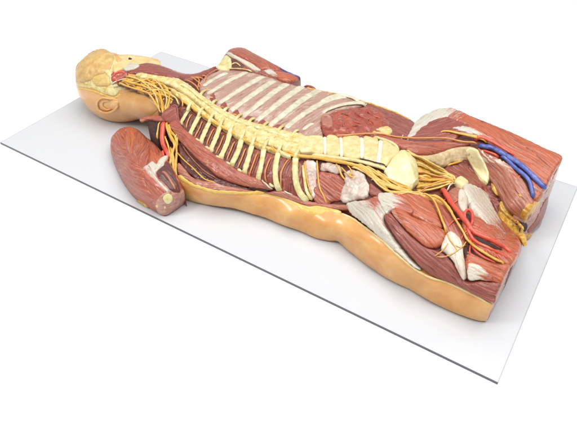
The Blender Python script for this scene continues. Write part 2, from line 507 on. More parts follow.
def box_mesh(name, x0, x1, y0, y1, z0, z1):
    V = [(x, y, z) for z in (z0, z1) for y in (y0, y1) for x in (x0, x1)]
    F = [(0, 2, 3, 1), (4, 5, 7, 6), (0, 1, 5, 4), (2, 6, 7, 3), (0, 4, 6, 2), (1, 3, 7, 5)]
    return mesh_from(name, V, F, None, False)


def empty(name, loc, label=None, cat=None):
    o = bpy.data.objects.new(name, None); COL.objects.link(o); o.empty_display_size = 0.05
    if label: o['label'] = label; o['category'] = cat
    return o


# ------------------------------------------------------------------ setting
tb = link('table_top', box_mesh('table_top', -6, 7, -6, 7, -0.05, -BT - 0.0004), 'paper_white')
tb['kind'] = 'structure'

board = empty('display_board', (0, 0, 0), 'thin white acrylic board with a dark front edge lying under the dissected torso model', 'board')
E_ = 0.0012
link('panel', box_mesh('panel', E_, BW - E_, E_, BD - E_, -BT, 0.0), 'acrylic', board)
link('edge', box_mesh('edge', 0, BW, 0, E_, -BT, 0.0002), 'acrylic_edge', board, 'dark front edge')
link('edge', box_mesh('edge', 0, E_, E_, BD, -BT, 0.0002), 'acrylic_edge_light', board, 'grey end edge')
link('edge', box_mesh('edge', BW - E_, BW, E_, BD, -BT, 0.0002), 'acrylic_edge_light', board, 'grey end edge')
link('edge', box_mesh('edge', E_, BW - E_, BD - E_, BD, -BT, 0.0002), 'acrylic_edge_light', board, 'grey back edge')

# ------------------------------------------------------------------ the model
M = empty('torso_model', (0.6, 0.28, 0),
          'dissected human torso model lying face down, bare spine and ribs, red muscles and yellow nerves', 'anatomical model')

# inner body under everything, reaching down to the board
patch('torso_core', [(156, 82), (164, 68), (182, 72.5), (200, 73), (216, 66), (234, 64), (265, 74), (300, 85), (330, 92), (360, 101), (392, 111), (414, 122), (424, 116), (436, 112),
                     (448, 109), (478, 121), (516, 136), (543, 149), (560, 158), (551, 176), (535, 200), (529, 209), (521, 221), (516, 236), (512, 231), (503, 215), (508, 222), (518, 238),
                     (517, 252), (508, 266), (498, 283), (486, 297), (474, 291), (450, 279), (413, 263), (383, 236), (353, 214), (327, 203), (294, 196), (260, 186), (230, 184),
                     (206, 179), (188, 168), (180, 160), (174, 146), (165, 126), (160, 114), (156, 98)],
      BODY, 'core', M, ((200, 120), (420, 200)), off=-5, bulge=1.5, w=6, amp=0.3, lumps=1.0, drop=True, step=2.2, wob=0)

NAPE = Relief([(112, 55.5, .143), (113, 70, .143), (126, 54.3, .138), (141, 56, .135), (151, 57.5, .131), (160, 60, .124), (161, 65, .128), (140, 64, .139), (126, 66, .141), (151, 64, .136)])
# ---- head
def head_mesh():
    st = np.concatenate([HC[0] - 0.106 * np.cos(np.linspace(0.03, math.pi / 2, 26)), np.linspace(HC[0] + 0.006, 0.335, 34)])
    ang = np.linspace(0, 2 * math.pi, 72, endpoint=False)
    V, F = [], []
    ax = np.array([math.cos(-HT) * 1, math.sin(HT), 0])
    for x in st:
        t = x - HC[0]
        if t < 0.1: c = HC + np.array([t, t * math.tan(HT) * -0 , 0.0]); 
        else: c = HC + np.array([t, 0, 0.0])
        k = np.clip((t + 0.106) / 0.03, 0, 1)
        c = c + np.array([0, -math.tan(HT) * -min(t, 0.06) * (1 if t < 0 else 0.3), 0.0])
        dirs = np.stack([np.zeros_like(ang), np.cos(ang), np.sin(ang)], 1)
        lo = np.zeros(72); hi = np.full(72, 0.16)
        for _ in range(26):
            mid = (lo + hi) / 2
            s = sd_head(c + dirs * mid[:, None])
            lo = np.where(s < 0, mid, lo); hi = np.where(s < 0, hi, mid)
        ring = c + dirs * lo[:, None]
        ring[:, 2] = np.maximum(ring[:, 2], 0.0008)
        V.append(ring)
    n = len(st)
    for i in range(n - 1):
        for k in range(72):
            k2 = (k + 1) % 72
            F.append((i * 72 + k, (i + 1) * 72 + k, (i + 1) * 72 + k2, i * 72 + k2))
    V = np.vstack(V)
    F.append(tuple(range(72))); F.append(tuple((n - 1) * 72 + k for k in range(71, -1, -1)))
    return mesh_from('head', V, F)


hd = link('head', head_mesh(), 'skin', M)
# neck skin below the ear, running to the shoulder
patch('neck_skin', [(119, 95), (130, 91), (137, 92), (146, 95.5), (153, 101), (158.5, 109), (154, 114), (147, 117.5), (140, 119.5), (131, 121.5), (122, 121), (117, 112), (116, 103)],
      HEAD, 'skin', hd, off=-0.5, bulge=2.5, w=7, amp=0, wob=0.1, thick=14)
patch('skull_rim', [(76.2, 79), (78, 82.8), (84, 84.5), (96, 86), (107, 87), (113, 88.5), (119, 91), (116, 96), (111, 96), (104, 94), (95, 90), (86, 88), (78.5, 86), (76, 83)],
      HEAD, 'bone_ochre', hd, off=0.2, bulge=1.6, w=2, amp=0.1, lumps=0.6)
patch('scalp_edge', [(78, 87), (86, 88.5), (95, 90.5), (104, 94.2), (111, 96.5), (117, 96), (119, 93.5), (121, 95), (117, 98), (110, 98), (103, 96), (94, 92.5), (85, 90), (78, 88.8)],
      HEAD, 'skin_edge', hd, off=0.2, bulge=1.0, w=1.5, amp=0, lumps=0.3)
patch('occipital_bone', [(109, 52.8), (114, 54.5), (118, 62), (122, 72), (130, 77), (131, 84), (126, 88.5), (119, 90.5), (108, 88), (92, 86), (84, 83), (92, 78), (107, 70)], HEAD, 'bone_ochre', hd, off=0.2, bulge=.8, w=2, amp=0, lumps=.8, thick=4)
br = patch('brain', [(76, 79), (75.8, 70), (78, 64), (85, 57), (93, 51.2), (103, 49), (110, 52), (114, 56.5), (113, 64), (110, 70), (104, 74), (97, 76), (92.5, 80), (86, 82.5), (79, 82)],
           HEAD, 'brain', M, off=0.5, bulge=5, w=9, amp=0, lumps=0.9, lscale=90, wob=.15,
           extra=lambda p, d: 0.55 * np.sin(0.95 * (p[:, 0] * 0.6 + p[:, 1] * 0.75) + 2.2 * np.sin(p[:, 0] * 0.22) + 1.6 * np.sin(p[:, 1] * 0.3)) * np.clip(d / 3, 0, 1))
patch('gyrus', [(83, 76), (84, 73), (87.5, 72), (91, 74), (91.5, 78), (88.5, 81), (84.5, 80)], HEAD, 'brain', br, off=3.5, bulge=3.2, w=4, amp=0, lumps=0.5)
patch('cerebellum', [(92.5, 82), (93, 78.5), (98, 75), (105, 74), (109.5, 76), (111.5, 80.5), (110.5, 85.5), (104, 86.5), (97, 86)], HEAD, 'cerebellum', br, off=1, bulge=3, w=4, amp=0,
      extra=lambda p, d: 0.35 * np.sin(p[:, 1] * 3.2 + 0.4 * np.sin(p[:, 0] * 0.5)) * np.clip(d / 2, 0, 1))
patch('brain_stem', [(105, 72), (109, 70), (113.5, 75), (114, 82), (111, 84.5), (109, 78)], HEAD, 'bone', M, off=2, bulge=3, w=3, amp=0)
patch('nape_skin', [(113, 56), (126, 54.3), (141, 55.8), (151, 57.5), (159, 60), (161, 64.5), (158, 67), (151, 64), (140, 64), (126, 66.5), (121, 69), (114, 70.5), (112.5, 63)],
      NAPE, 'skin_pale', hd, off=0, bulge=1.5, w=3, amp=0, lumps=0.8, thick=6)
patch('skin_pit_shade', [(127.5, 59), (129.5, 58), (133, 59.8), (131.5, 61), (128.5, 60.4)], NAPE, 'hollow_shade', hd, off=1.4, bulge=0.4, w=1, amp=0, step=0.6, wob=0)  # small dark patch painting the shade inside a pit

# ear
ear = patch('ear', [(97.5, 104), (99, 99), (104, 96.4), (110, 97), (116, 98.5), (120, 101.5), (119.5, 106), (114, 110.5), (106, 112), (100, 109.5)], HEAD, 'skin', hd, off=0.5, bulge=2.2, w=4, amp=0, step=0.6, wob=0)
tube('ear_rim', [(114, 99.5), (108, 97.6), (103, 97.6), (99, 101), (98.6, 105.5), (101, 109.5), (106.5, 111.3), (112.5, 110.4), (117, 107.5), (119, 103.5)], HEAD, 'skin', ear, r=2.7, lift=5.0, taper=(0.8, 1.25), step=0.6, seg=12)
tube('ear_fold', [(112, 101), (107, 100.3), (103.6, 102), (104, 106), (108, 108.6), (113, 107.8)], HEAD, 'skin', ear, r=2.0, lift=4.2, taper=(0.8, 1.1), step=0.6, seg=12)
patch('ear_hollow_shade', [(101, 102), (103, 99.8), (105.5, 99.6), (103.4, 102), (103, 106), (101.4, 105)], HEAD, 'muscle_orange', ear, off=1.9, bulge=0.4, w=1, amp=0, step=0.5, wob=0)  # darker patch puts the shade of the ear bowl into colour
patch('ear_lobe', [(112, 102), (116.5, 100.5), (119.4, 103), (118, 107.5), (113.5, 109), (110, 106.5)], HEAD, 'skin', ear, off=2.6, bulge=3, w=3.5, amp=0, step=0.6, wob=0)

# ---- neck: muscles, artery and nerves
patch('nape_muscle', [(121, 70), (127, 66), (135, 65), (147, 63.5), (157, 65), (165, 67.5), (182, 73.5), (195, 74), (207, 70), (216, 66.5), (213, 71), (203, 77), (192, 80), (182, 79), (170, 78.5), (158, 75), (146, 73), (136, 74), (126, 73)],
      BODY, 'muscle_maroon', M, ((130, 69), (180, 75)), off=1, bulge=4, w=4)
patch('nape_fascia', [(122, 69), (127, 66.5), (136, 66), (140, 68), (135, 71), (126, 72.5)], BODY, 'fascia', M, ((122, 70), (140, 67)), off=6.5, bulge=1.5, w=2, thick=5)
patch('suboccipital_muscle', [(112, 74), (118, 70.5), (127, 72.5), (128, 77), (121, 81), (113, 82.5), (111, 79)], HEAD, 'organ', M, ((112, 78), (127, 74)), off=3, bulge=3, w=3, lumps=1)
tube('vertebral_artery', [(113, 79), (117, 74.5), (123, 73.5), (127, 76)], HEAD, 'artery', M, r=3, lift=6, wig=0.2)
tube('vertebral_artery', [(112, 82), (115, 79.5), (118.5, 81.5), (115.5, 83.5)], HEAD, 'artery', M, r=2.2, lift=5)
for pa in ([(111, 85), (117, 82), (124, 80), (131, 79.5)], [(109, 81), (113, 76), (112, 71)], [(113, 87), (119, 86), (125, 83.5)]):
    tube('ligament', pa, HEAD, 'tendon', M, r=2.0, lift=4.5, taper=(1, .6))
patch('neck_deep_muscle', [(117, 83), (126, 77), (140, 76), (158, 80), (172, 88), (181, 98), (179, 106), (168, 110), (160, 110), (154, 100), (147, 93.5), (138, 89.5), (129, 87.5), (121, 86)],
      BODY, 'muscle_dark', M, ((122, 82), (165, 102)), off=-2, bulge=2.5, w=4, lumps=2, thick=4)
patch('nerve_sheet', [(125, 78), (134, 76), (146, 77.5), (157, 80.5), (166, 85), (172, 91), (174, 98), (170, 105), (165, 112), (162, 113), (160, 105), (156, 99), (148, 94), (138, 90), (128, 87), (121, 84)],
      BODY, 'fat', M, off=-0.5, bulge=2.2, w=4, lumps=2.6, lscale=130)
for po in ([(121, 83), (125, 83.5), (130, 87.5), (126, 88)], [(129, 85.5), (134, 87), (137, 90.5), (131, 89.5)], [(142, 89), (146, 90.5), (149, 95), (145, 94.5)], [(149.5, 94), (154, 97), (158, 104), (160, 110), (157, 108), (153, 100)],
           [(161, 88), (166, 90), (172, 95), (168, 95), (163, 92)], [(146, 83), (150, 86), (152, 89), (148, 87)], [(154, 83), (158, 85.5), (160, 88), (156, 87)], [(163, 98), (166, 97), (167, 104), (164, 108)], [(134, 80.5), (139, 82), (142, 85), (137, 84)]):
    patch('gap_shade', po, BODY, 'muscle_dark', M, off=1.6, bulge=1, w=2, amp=.1, step=.7, thick=4)  # dark patches painting the shade between nerve strands
nk = [
    ([(126, 77), (136, 80), (147, 84), (158, 89), (168, 94), (176, 99), (178.5, 105)], 2.2),
    ([(122, 80), (131, 84), (141, 87), (152, 91), (160, 96), (163, 104), (163, 114)], 2.6),
    ([(118, 83.5), (127, 87.5), (136, 90), (146, 93), (152, 98), (157, 106), (161, 113)], 2.4),
    ([(133, 78), (141, 82), (150, 89), (157, 99), (160, 110)], 1.8),
    ([(143, 78), (151, 83), (158, 90), (162, 99), (163.5, 112)], 2.0),
    ([(152, 80), (159, 85), (165, 92), (168, 100), (166, 112)], 1.9),
    ([(161, 83), (167, 89), (171, 97), (169, 106), (165.5, 114)], 2.2),
    ([(128, 83), (137, 83), (147, 80.5), (156, 79.5)], 1.6),
    ([(138, 87), (147, 86.5), (156, 85), (164, 85)], 1.7),
    ([(146, 91), (156, 91), (164, 91), (172, 93)], 1.7),
    ([(150, 95), (158, 96), (166, 97), (174, 101)], 1.5),
    ([(154, 90), (156.5, 97), (157, 103)], 1.6),
    ([(168, 88), (175, 92), (181, 99), (183, 106)], 2.0),
]
for pa, r in nk:
    pa = [(p[0] + random.uniform(-.4, .4), p[1] + random.uniform(-.4, .4), random.uniform(0, 2.5)) for p in pa]
    tube('cervical_nerve', pa, BODY, random.choice(('nerve', 'nerve_pale')), M, r=r * .85, lift=3, wig=0.35)
    pb_ = [(p[0] + random.uniform(-1.6, 1.6), p[1] + random.uniform(-1.3, 1.3), random.uniform(-1.5, 2)) for p in pa]
    tube('cervical_nerve', pb_, BODY, random.choice(('nerve_pale', 'nerve', 'nerve_orange')), M, r=r * random.uniform(.4, .65), lift=2.5, wig=0.35)
for pa in ([(187, 76), (194, 80), (200, 85), (203, 89)], [(184, 80), (192, 84), (199, 90)], [(195, 77.5), (199, 81), (198, 87)], [(200, 76), (206, 78), (203, 84)], [(188, 79), (196, 78.5), (204, 79)]):
    tube('cervical_nerve', pa, BODY, 'nerve_orange', M, r=1.6, lift=3, wig=0.2)

# ---- shoulder root between neck and arm
patch('shoulder_hollow_shade', [(147, 120), (152, 118.5), (158, 118), (161, 123), (160, 134), (157, 140), (153, 136), (148.5, 129)], BODY, 'hollow_shade', M, off=-4, bulge=0.5, w=3, amp=0, lumps=1, drop=True, step=1.4)  # recess filled with near-black colour in place of its shade
patch('scalene_muscle', [(140, 118.5), (148, 116), (157, 115.5), (163, 117), (165, 121), (158, 121), (149, 119.5), (141, 121.5)], BODY, 'muscle', M, ((141, 120), (163, 119)), off=0, bulge=1.8, w=2, thick=4)
patch('shoulder_muscle', [(162, 116.5), (165, 111.5), (168, 109), (176, 107), (178, 113), (179.5, 120), (181, 126), (174, 126), (166, 122)], BODY, 'muscle_maroon', M, ((166, 120), (178, 110)), off=3, bulge=3.5, w=4)
tube('shoulder_fascia', [(170, 108.5), (176.5, 106.5), (178.3, 111), (179, 118), (181, 126)], BODY, 'muscle_pink', M, r=1.2, lift=5, wig=.5)

# ---- near chest side: back muscle in two lobes over a dark gap, running along the ribs
patch('serratus_muscle', [(178, 140), (183, 150), (192, 158), (204, 168), (218, 177), (236, 184), (252, 188.5), (268, 189), (264, 193), (246, 192.5), (226, 190), (205, 184), (190, 174), (180, 162)],
      BODY, 'muscle_dark', M, ((182, 150), (250, 188)), off=-1.5, bulge=1.5, w=4, lumps=1.5)
patch('back_muscle', [(170, 125), (176, 121), (181, 125.5), (187, 131.5), (193.5, 137), (203, 145), (214, 154.5), (226, 162), (236, 169), (248, 175), (260, 180), (269, 186), (272, 190), (264, 188.5),
                      (251, 187.5), (236, 184), (218, 177), (210, 170), (200, 162), (189, 151), (180, 141), (173, 131)],
      BODY, 'muscle', M, ((176, 128), (266, 187)), off=3, bulge=6, w=6, amp=0.35, lumps=0.8)
patch('back_muscle', [(179, 163), (184, 168), (192, 177), (202, 180.5), (213, 182), (226, 186), (240, 188), (254, 191), (266, 192), (280, 191), (294, 195), (308, 201), (330, 204), (352, 205.5), (352, 210), (330, 209.5), (318, 207), (307, 208),
                      (294, 202.5), (279, 196.5), (262, 193.5), (240, 193.5), (216, 192), (204, 189), (192, 185), (180, 176), (177, 168)],
      BODY, 'muscle_pink', M, ((180, 168), (300, 200)), off=1, bulge=3, w=3, amp=0.25, lumps=0.6)
patch('muscle_gap_shade', [(248, 184), (258, 185.5), (268, 187.5), (270, 190), (262, 190.5), (250, 188.5)], BODY, 'hollow_shade', M, off=4, bulge=0.6, w=2, amp=0)  # raised dark patch painting the shade under the upper lobe
tube('thoracic_nerve', [(177, 152), (184, 160), (193, 168), (199, 174), (206, 180), (216, 183)], BODY, 'nerve', M, r=1.4, lift=3)
tube('thoracic_nerve', [(183, 146), (190, 156), (198, 165), (207, 173), (216, 178)], BODY, 'muscle_pink', M, r=1.2, lift=1.5)
tube('thoracic_vein', [(193, 162), (200, 170), (208, 176), (215, 180)], BODY, 'muscle_dark', M, r=2.2, lift=1.5, wig=.2)
for u, v in ((197.5, 141), (207.5, 149), (218, 158), (228.5, 164), (240, 171), (272, 185)):
    tube('rib_end', [(u - 2.2, v - 1.5), (u, v), (u + 2.6, v + 1.6)], BODY, 'bone', M, r=2.8, flat=.7, lift=6.5, wig=.5, sink=.6)
tube('tendon_slip', [(262, 180), (268, 183.5), (273, 189)], BODY, 'tendon', M, r=1.6, lift=8)
tube('tendon_slip', [(284, 191), (289, 193), (293, 195)], BODY, 'tendon', M, r=1.6, lift=4)

# ---- brachial plexus
tube('axillary_artery', [(164, 122), (163.5, 130), (163, 140), (164.5, 147), (168, 153), (170, 160)], BODY, 'artery', M, r=6.0, lift=3, taper=(1, .8))
tube('axillary_artery', [(163, 150), (165, 160), (168, 170), (172, 181), (176, 191)], BODY, 'artery', M, r=3.4, lift=4, taper=(1, .7))
bp_ = [([(167, 122), (168.5, 130), (173, 140), (176, 146), (173, 157), (171, 166), (172.5, 176), (176, 187), (179, 195)], 3.0),
       ([(172, 126), (171, 134), (175.5, 143), (178, 152), (177, 165), (177.5, 176), (179, 187)], 2.4),
       ([(178, 131), (179, 138), (178, 150), (177, 160), (176, 172), (178, 186)], 1.7),
       ([(160, 122), (159, 130), (157.5, 139)], 2.0), ([(169, 124), (172, 132), (176.5, 138), (178, 145)], 2.6),
       ([(165, 136), (169, 146), (171.5, 156), (173.5, 166)], 2.2), ([(172, 148), (174, 158), (174.5, 170), (176, 182)], 2.6)]
for pa, r in bp_:
    tube('brachial_nerve', pa, BODY, 'nerve', M, r=r * .9, lift=5, wig=0.3)
    pb_ = [(p[0] + random.uniform(-1.2, 1.2), p[1] + random.uniform(-1, 1), random.uniform(-1, 2)) for p in pa]
    tube('brachial_nerve', pb_, BODY, random.choice(('nerve_pale', 'nerve')), M, r=r * random.uniform(.4, .6), lift=5, wig=0.3)

# ---- far rib cage
patch('pleura', [(199, 84), (207, 76), (218, 71), (232, 68), (250, 71), (265, 75), (285, 82), (301, 87), (320, 90.5), (338, 95), (352, 99), (366, 104), (350, 108), (334, 113), (324, 118), (321, 126), (322, 139),
                 (306, 138), (289, 133), (271, 128), (256, 124.5), (243, 120.5), (229, 114.5), (214, 105), (203, 95)],
      BODY, 'pleura', M, ((215, 100), (270, 78)), off=0, bulge=1.5, w=3, amp=0.3, freq=120, lumps=0.8)
far_ribs = [([(203, 87), (211, 81.5), (220, 76.5), (228, 73)], 5), ([(207, 95), (220, 87), (234, 79), (248, 71.8)], 6), ([(218, 104.5), (233, 95), (249, 85), (264, 76.5)], 6.4),
            ([(230, 112), (245, 101), (260, 90.5), (275, 80.5)], 6.6), ([(242, 118), (258, 105.5), (272, 94.5), (288, 83.5)], 6.8), ([(256, 122), (270, 111), (286, 98.5), (303, 86.5)], 7),
            ([(269, 127), (285, 114), (302, 101), (320, 90)], 7), ([(285, 129.5), (300, 117.5), (316, 107), (331, 100), (346, 96.5)], 6.6)]
for pa, r in far_ribs:
    tube('rib', pa, BODY, 'rib_pale', M, r=r * 1.25, flat=0.3, lift=1.5, wig=0.15, taper=(.8, 1.2), sink=.7, label='pale broad rib seen through the pleura')
for i in range(1, 7):
    u, v = far_ribs[i][0][0]; u2, v2 = far_ribs[i + 1][0][0]
    patch('costal_muscle', [(u + 2.5, v + 2.2), (u + 7, v - 1.6), (u2 - 2.2, v2 - 3.6), (u2 - 1.5, v2 + .5), (u2 - 4, v2 + 1.2)], BODY, 'muscle_maroon', M, ((u, v), (u + 10, v - 7)), off=1.9, bulge=.7, thick=3, w=2, amp=.1, lumps=.3, wob=.2)
for i in range(7):
    u, v = far_ribs[i][0][0]
    tube('fat_strand', [(u + 1, v + 3.5), (u + 4, v + 3.2), (u + 8, v + 4.2)], BODY, 'fat' if i < 4 else 'nerve_orange', M, r=2.2, lift=2.5, wig=.5)
tube('floating_rib', [(322, 114), (333, 109), (344, 106), (356, 104.5), (366, 105)], BODY, 'rib_pale', M, r=7, flat=0.4, lift=4, taper=(.6, 1.2))
tube('floating_rib', [(320, 104), (330, 98.5), (340, 96), (350, 98), (360, 102.5)], BODY, 'rib_pale', M, r=6, flat=0.4, lift=3, taper=(1, .9))
tube('floating_rib', [(302, 131), (309, 126), (315, 123)], BODY, 'rib_pale', M, r=5, flat=0.4, lift=1.5)
tube('costal_margin', [(305, 87.5), (320, 91), (338, 94.5), (352, 98.5), (366, 102.5), (380, 107), (396, 113), (412, 121)], BODY, 'fat', M, r=2.4, lift=0, wig=.4)
tube('costal_margin', [(304, 86), (309, 87), (316, 89)], BODY, 'muscle_maroon', M, r=3, lift=2)
tube('costal_margin', [(204, 79), (211, 74), (219, 69)], BODY, 'muscle_pink', M, r=3, lift=2, wig=.3)

# ---- far shoulder and arm stump
fs = patch('far_shoulder', [(218, 67), (225, 54), (229, 50), (236, 47.4), (244, 47.6), (253, 52.3), (264, 58), (274, 63.5), (287, 70.6), (298, 75.5), (301, 79), (300.5, 84), (294, 84.5), (279, 80.5), (265, 75), (250, 71), (236, 70), (225, 70)],
           FAR, 'muscle_maroon', M, ((230, 50), (295, 80)), off=-1, bulge=2, w=4, drop=True, step=1.2)
patch('muscle_belly', [(228, 51.5), (234, 48.2), (244, 48.2), (253, 53), (264, 58.8), (274, 64.3), (281, 68.5), (275, 71), (266, 70), (260, 70), (252, 63), (243, 58), (234, 54)],
      FAR, 'muscle', fs, ((232, 50), (276, 70)), off=1, bulge=3, w=4, amp=.3)
patch('muscle_belly', [(274, 72), (281, 72), (290, 74), (297, 78), (296, 82), (288, 82), (279, 80)], FAR, 'muscle_orange', fs, ((274, 74), (296, 80)), off=1, bulge=3, w=3)
patch('tendon', [(227, 54.5), (231, 53.5), (236, 56.5), (247, 62), (256, 67), (261, 71), (256, 71.5), (246, 66.5), (238, 61), (231, 57.5)], FAR, 'tendon', fs, ((228, 55), (260, 71)), off=3.5, bulge=2.2, w=2.5)
patch('fascia', [(264, 71.5), (270, 70), (277, 73.5), (279, 78.5), (272, 76.5)], FAR, 'fascia', fs, ((264, 72), (279, 77)), off=2.5, bulge=1.5, w=2, blend=((262, 70), (286, 80)), wob=.8)
patch('scapula', [(217, 68), (221, 62), (226, 56), (230, 58), (232, 63), (231, 69), (224, 71)], FAR, 'bone', fs, off=1.5, bulge=3, w=3, amp=0, lumps=1.5)
patch('hollow_shade', [(232, 59.5), (237, 60.5), (244, 66), (240, 69), (233, 68.5), (231, 64)], FAR, 'muscle_dark', fs, ((232, 60), (244, 67)), off=1.5, bulge=1, w=2)  # dark patch painting the shade beneath the tendon
tube('cephalic_vein', [(264, 60), (274, 65.5), (284, 71), (293, 75), (299, 77.5), (300, 82)], FAR, 'vein', fs, r=2.2, lift=1, label='blue grey vein along the outer edge')
for pa in ([(230, 66), (236, 64), (242, 68)], [(222, 70), (232, 69.5), (242, 70), (252, 71.5)]):
    tube('fat_strand', pa, FAR, 'bone_ochre', fs, r=1.6, lift=3, wig=.4)

# ---- spine
def knobs(p0, p1, n, a):
    p0 = np.array(p0); p1 = np.array(p1); D = (p1 - p0); L = np.linalg.norm(D); D = D / L
    return lambda p, d: a * np.sin(2 * math.pi * n * (((p - p0) @ D) / L)) * np.clip(d / 2, 0, 1)


def seams(p0, p1, n, a):
    p0 = np.array(p0, float); p1 = np.array(p1, float); D = (p1 - p0); L = np.linalg.norm(D); D = D / L; X = np.array([-D[1], D[0]])
    def f(p, d):
        q = ((p - p0) @ D) / L * n + 0.12 * np.sin(((p - p0) @ X) * 0.6)
        fr = np.abs(q - np.round(q))
        return (-a * np.exp(-(fr / 0.10) ** 2) - 0.5 * a * np.exp(-((fr - 0.28) / 0.06) ** 2)) * np.clip(d / 2, 0, 1)
    return f


sp = patch('spinal_column', [(136, 75.5), (143, 73.8), (152, 76), (160, 77), (169, 78.5), (178, 80), (189, 86), (201, 95.5), (214, 104.5), (229, 113.8), (243, 120), (256, 124.2), (271, 127.6), (289, 132.6), (300, 136),
                             (300, 155), (290, 154), (271, 147), (255, 143.5), (240, 136), (227, 129.5), (217, 121.5), (207.5, 113), (199, 105), (190, 98), (180, 91), (171, 86.5), (160, 83), (150, 80), (140, 78.5)],
           BODY, 'bone_ochre', M, ((160, 80), (300, 145)), off=2.5, bulge=6, w=7, amp=0.2, lumps=1.3, lscale=170, extra=seams((160, 80), (300, 142), 14, 1.6))
patch('transverse_ridge', [(171, 89), (180, 93.5), (190, 100), (199, 107.5), (208, 115), (218, 123), (230, 131), (244, 138), (258, 144), (272, 149), (290, 155), (290, 159), (271, 152), (255, 147), (240, 140), (228, 133), (217, 126.5),
                           (203, 117.5), (190, 107.5), (181, 100.5), (173, 94)],
      BODY, 'bone_ochre', sp, ((172, 92), (290, 156)), off=3, bulge=4.5, w=3, amp=0.2, lumps=1.8, lscale=170, extra=knobs((172, 92), (290, 156), 12, 1.1))
tube('dura_strip', [(178, 86), (190, 92.5), (202, 102), (214, 110.5), (228, 119.5), (243, 126), (258, 130.5), (274, 135.5), (292, 141)], BODY, 'bone', sp, r=4.5, flat=.6, lift=8, wig=.5)
lumbar = [[(299, 135.5), (306, 137.8), (323, 138.6), (323.5, 155), (312, 154), (299, 153)], [(327, 138.6), (338, 139.3), (340.2, 156), (327.5, 155.5)], [(343, 139.4), (359, 139.2), (360.5, 159), (344, 157.2)],
          [(363.5, 139.2), (372, 139.6), (378, 142), (376.5, 163.8), (363.5, 160)], [(382.5, 143.2), (391, 146.5), (399, 153), (390.5, 162), (387, 167), (380, 165.5)]]
for po in lumbar:
    patch('vertebra', po, BODY, 'bone_tan', sp, off=5.0, bulge=1.8, w=2.2, amp=0, lumps=.9, step=.8)
for a, b_ in (((324.8, 137.8), (325.6, 156)), ((340.3, 138.3), (342, 158)), ((361.2, 138.6), (362, 160)), ((380.6, 141.4), (378.2, 166))):
    tube('intervertebral_disc', [a, ((a[0] + b_[0]) / 2 + .3, (a[1] + b_[1]) / 2), b_], BODY, 'disc', sp, r=4.8 if a[0] > 350 else 3.6, flat=.5, lift=6.6, wig=.25, sink=.7)
tube('spinal_ligament', [(372, 139.3), (381, 141.5), (391, 145.5), (399, 151.5)], BODY, 'bone', sp, r=3, lift=6)
tube('dural_edge', [(311, 156), (328, 157.5), (345, 160), (360, 162.6), (376, 167), (387, 170.5)], BODY, 'bone', sp, r=4.0, flat=.7, lift=4)
tube('spinal_groove_shade', [(358, 160.6), (368, 162.8), (378, 165.5), (387, 167.6)], BODY, 'hollow_shade', sp, r=1.1, lift=7.5)  # thin dark cord painting the shade of a groove
patch('sacrum', [(391.5, 160.5), (400, 152.3), (408, 154.8), (414.5, 161), (417, 171), (417.5, 184), (411, 191), (399, 187.5), (389, 181.5), (384, 173)],
      BODY, 'sacral', M, off=4, bulge=2.5, w=1.6, amp=0, lumps=1.0, lscale=70, sharp=True, thick=14,
      extra=lambda p, d: np.clip(9.0 - 0.85 * np.abs((p[:, 0] - 402) - 0.28 * (p[:, 1] - 153)), 0, 9) * np.clip(d / 3.5, 0, 1))
# processes that reach from the column to each rib
for u, v in [(188, 112), (198.5, 118), (209.5, 123.5), (220, 128.5), (230, 134.5), (241.5, 141), (252, 147), (264, 150.5), (278.5, 154), (295, 159)]:
    tube('transverse_process', [(u + 5, v - 9, 2), (u + 2, v - 4, 1.5), (u - .5, v + 1, 0)], BODY, 'bone', sp, r=4.0, flat=.7, lift=6.5, wig=.3, taper=(.8, 1.1), sink=.6)
for u, v in [(203, 93), (214, 103), (226, 110), (239, 117), (252, 121), (266, 125), (281, 128.5), (296, 133)]:
    tube('transverse_process', [(u - 4, v + 5.5, 2), (u, v + 1, 1), (u + 3, v - 2.5, -1)], BODY, 'bone_ochre', sp, r=3.6, flat=.7, lift=5.5, wig=.3, sink=.6)

# ---- near ribs and the muscles and nerves between them
patch('intercostal_muscle', [(181, 106), (190, 109), (203, 119), (217, 128), (228, 134), (240, 141), (255, 148), (272, 153), (290, 158), (301, 162), (305, 175), (309, 195), (306, 203), (294, 198), (280, 192), (270, 187), (258, 181), (243, 173.5),
                             (226, 164), (214, 157), (203, 148), (193, 140), (184, 131), (180, 118)],
      BODY, 'muscle_maroon', M, ((215, 130), (208, 150)), off=-2.5, bulge=1.2, w=2, amp=0.4, lumps=1)
patch('intercostal_muscle', [(182, 108), (190, 111), (203, 120), (217, 129.5), (228, 135.5), (240, 142.5), (250, 148), (246, 160), (241, 170), (226, 163), (214, 156), (203, 147), (193, 139), (184, 130), (181, 118)],
      BODY, 'muscle_dark', M, ((215, 130), (208, 150)), off=-1.2, bulge=.8, w=3, amp=.3, lumps=1, thick=3, wob=.6)  # dark brown muscle, deepened in colour for the shade between ribs
near_ribs = [([(188, 112), (184.5, 118), (181.5, 123)], 3.6), ([(198.5, 118), (194.5, 126), (190.5, 134)], 4.2), ([(209.5, 123.5), (205, 133), (201, 143)], 4.5), ([(220, 128), (216.5, 138), (211, 150.5)], 4.7),
             ([(230, 134.5), (227, 145), (221, 158)], 5), ([(241.5, 141), (238.5, 152), (232, 165)], 5), ([(252, 147), (248.5, 160), (244.5, 173)], 5), ([(264, 150.5), (262, 164), (258.5, 179.5)], 5),
             ([(278.5, 154), (276, 166), (276, 179), (279, 189.5)], 5), ([(295.5, 160), (295, 172), (296.5, 184), (300.5, 193.5), (306.5, 200)], 5.2)]
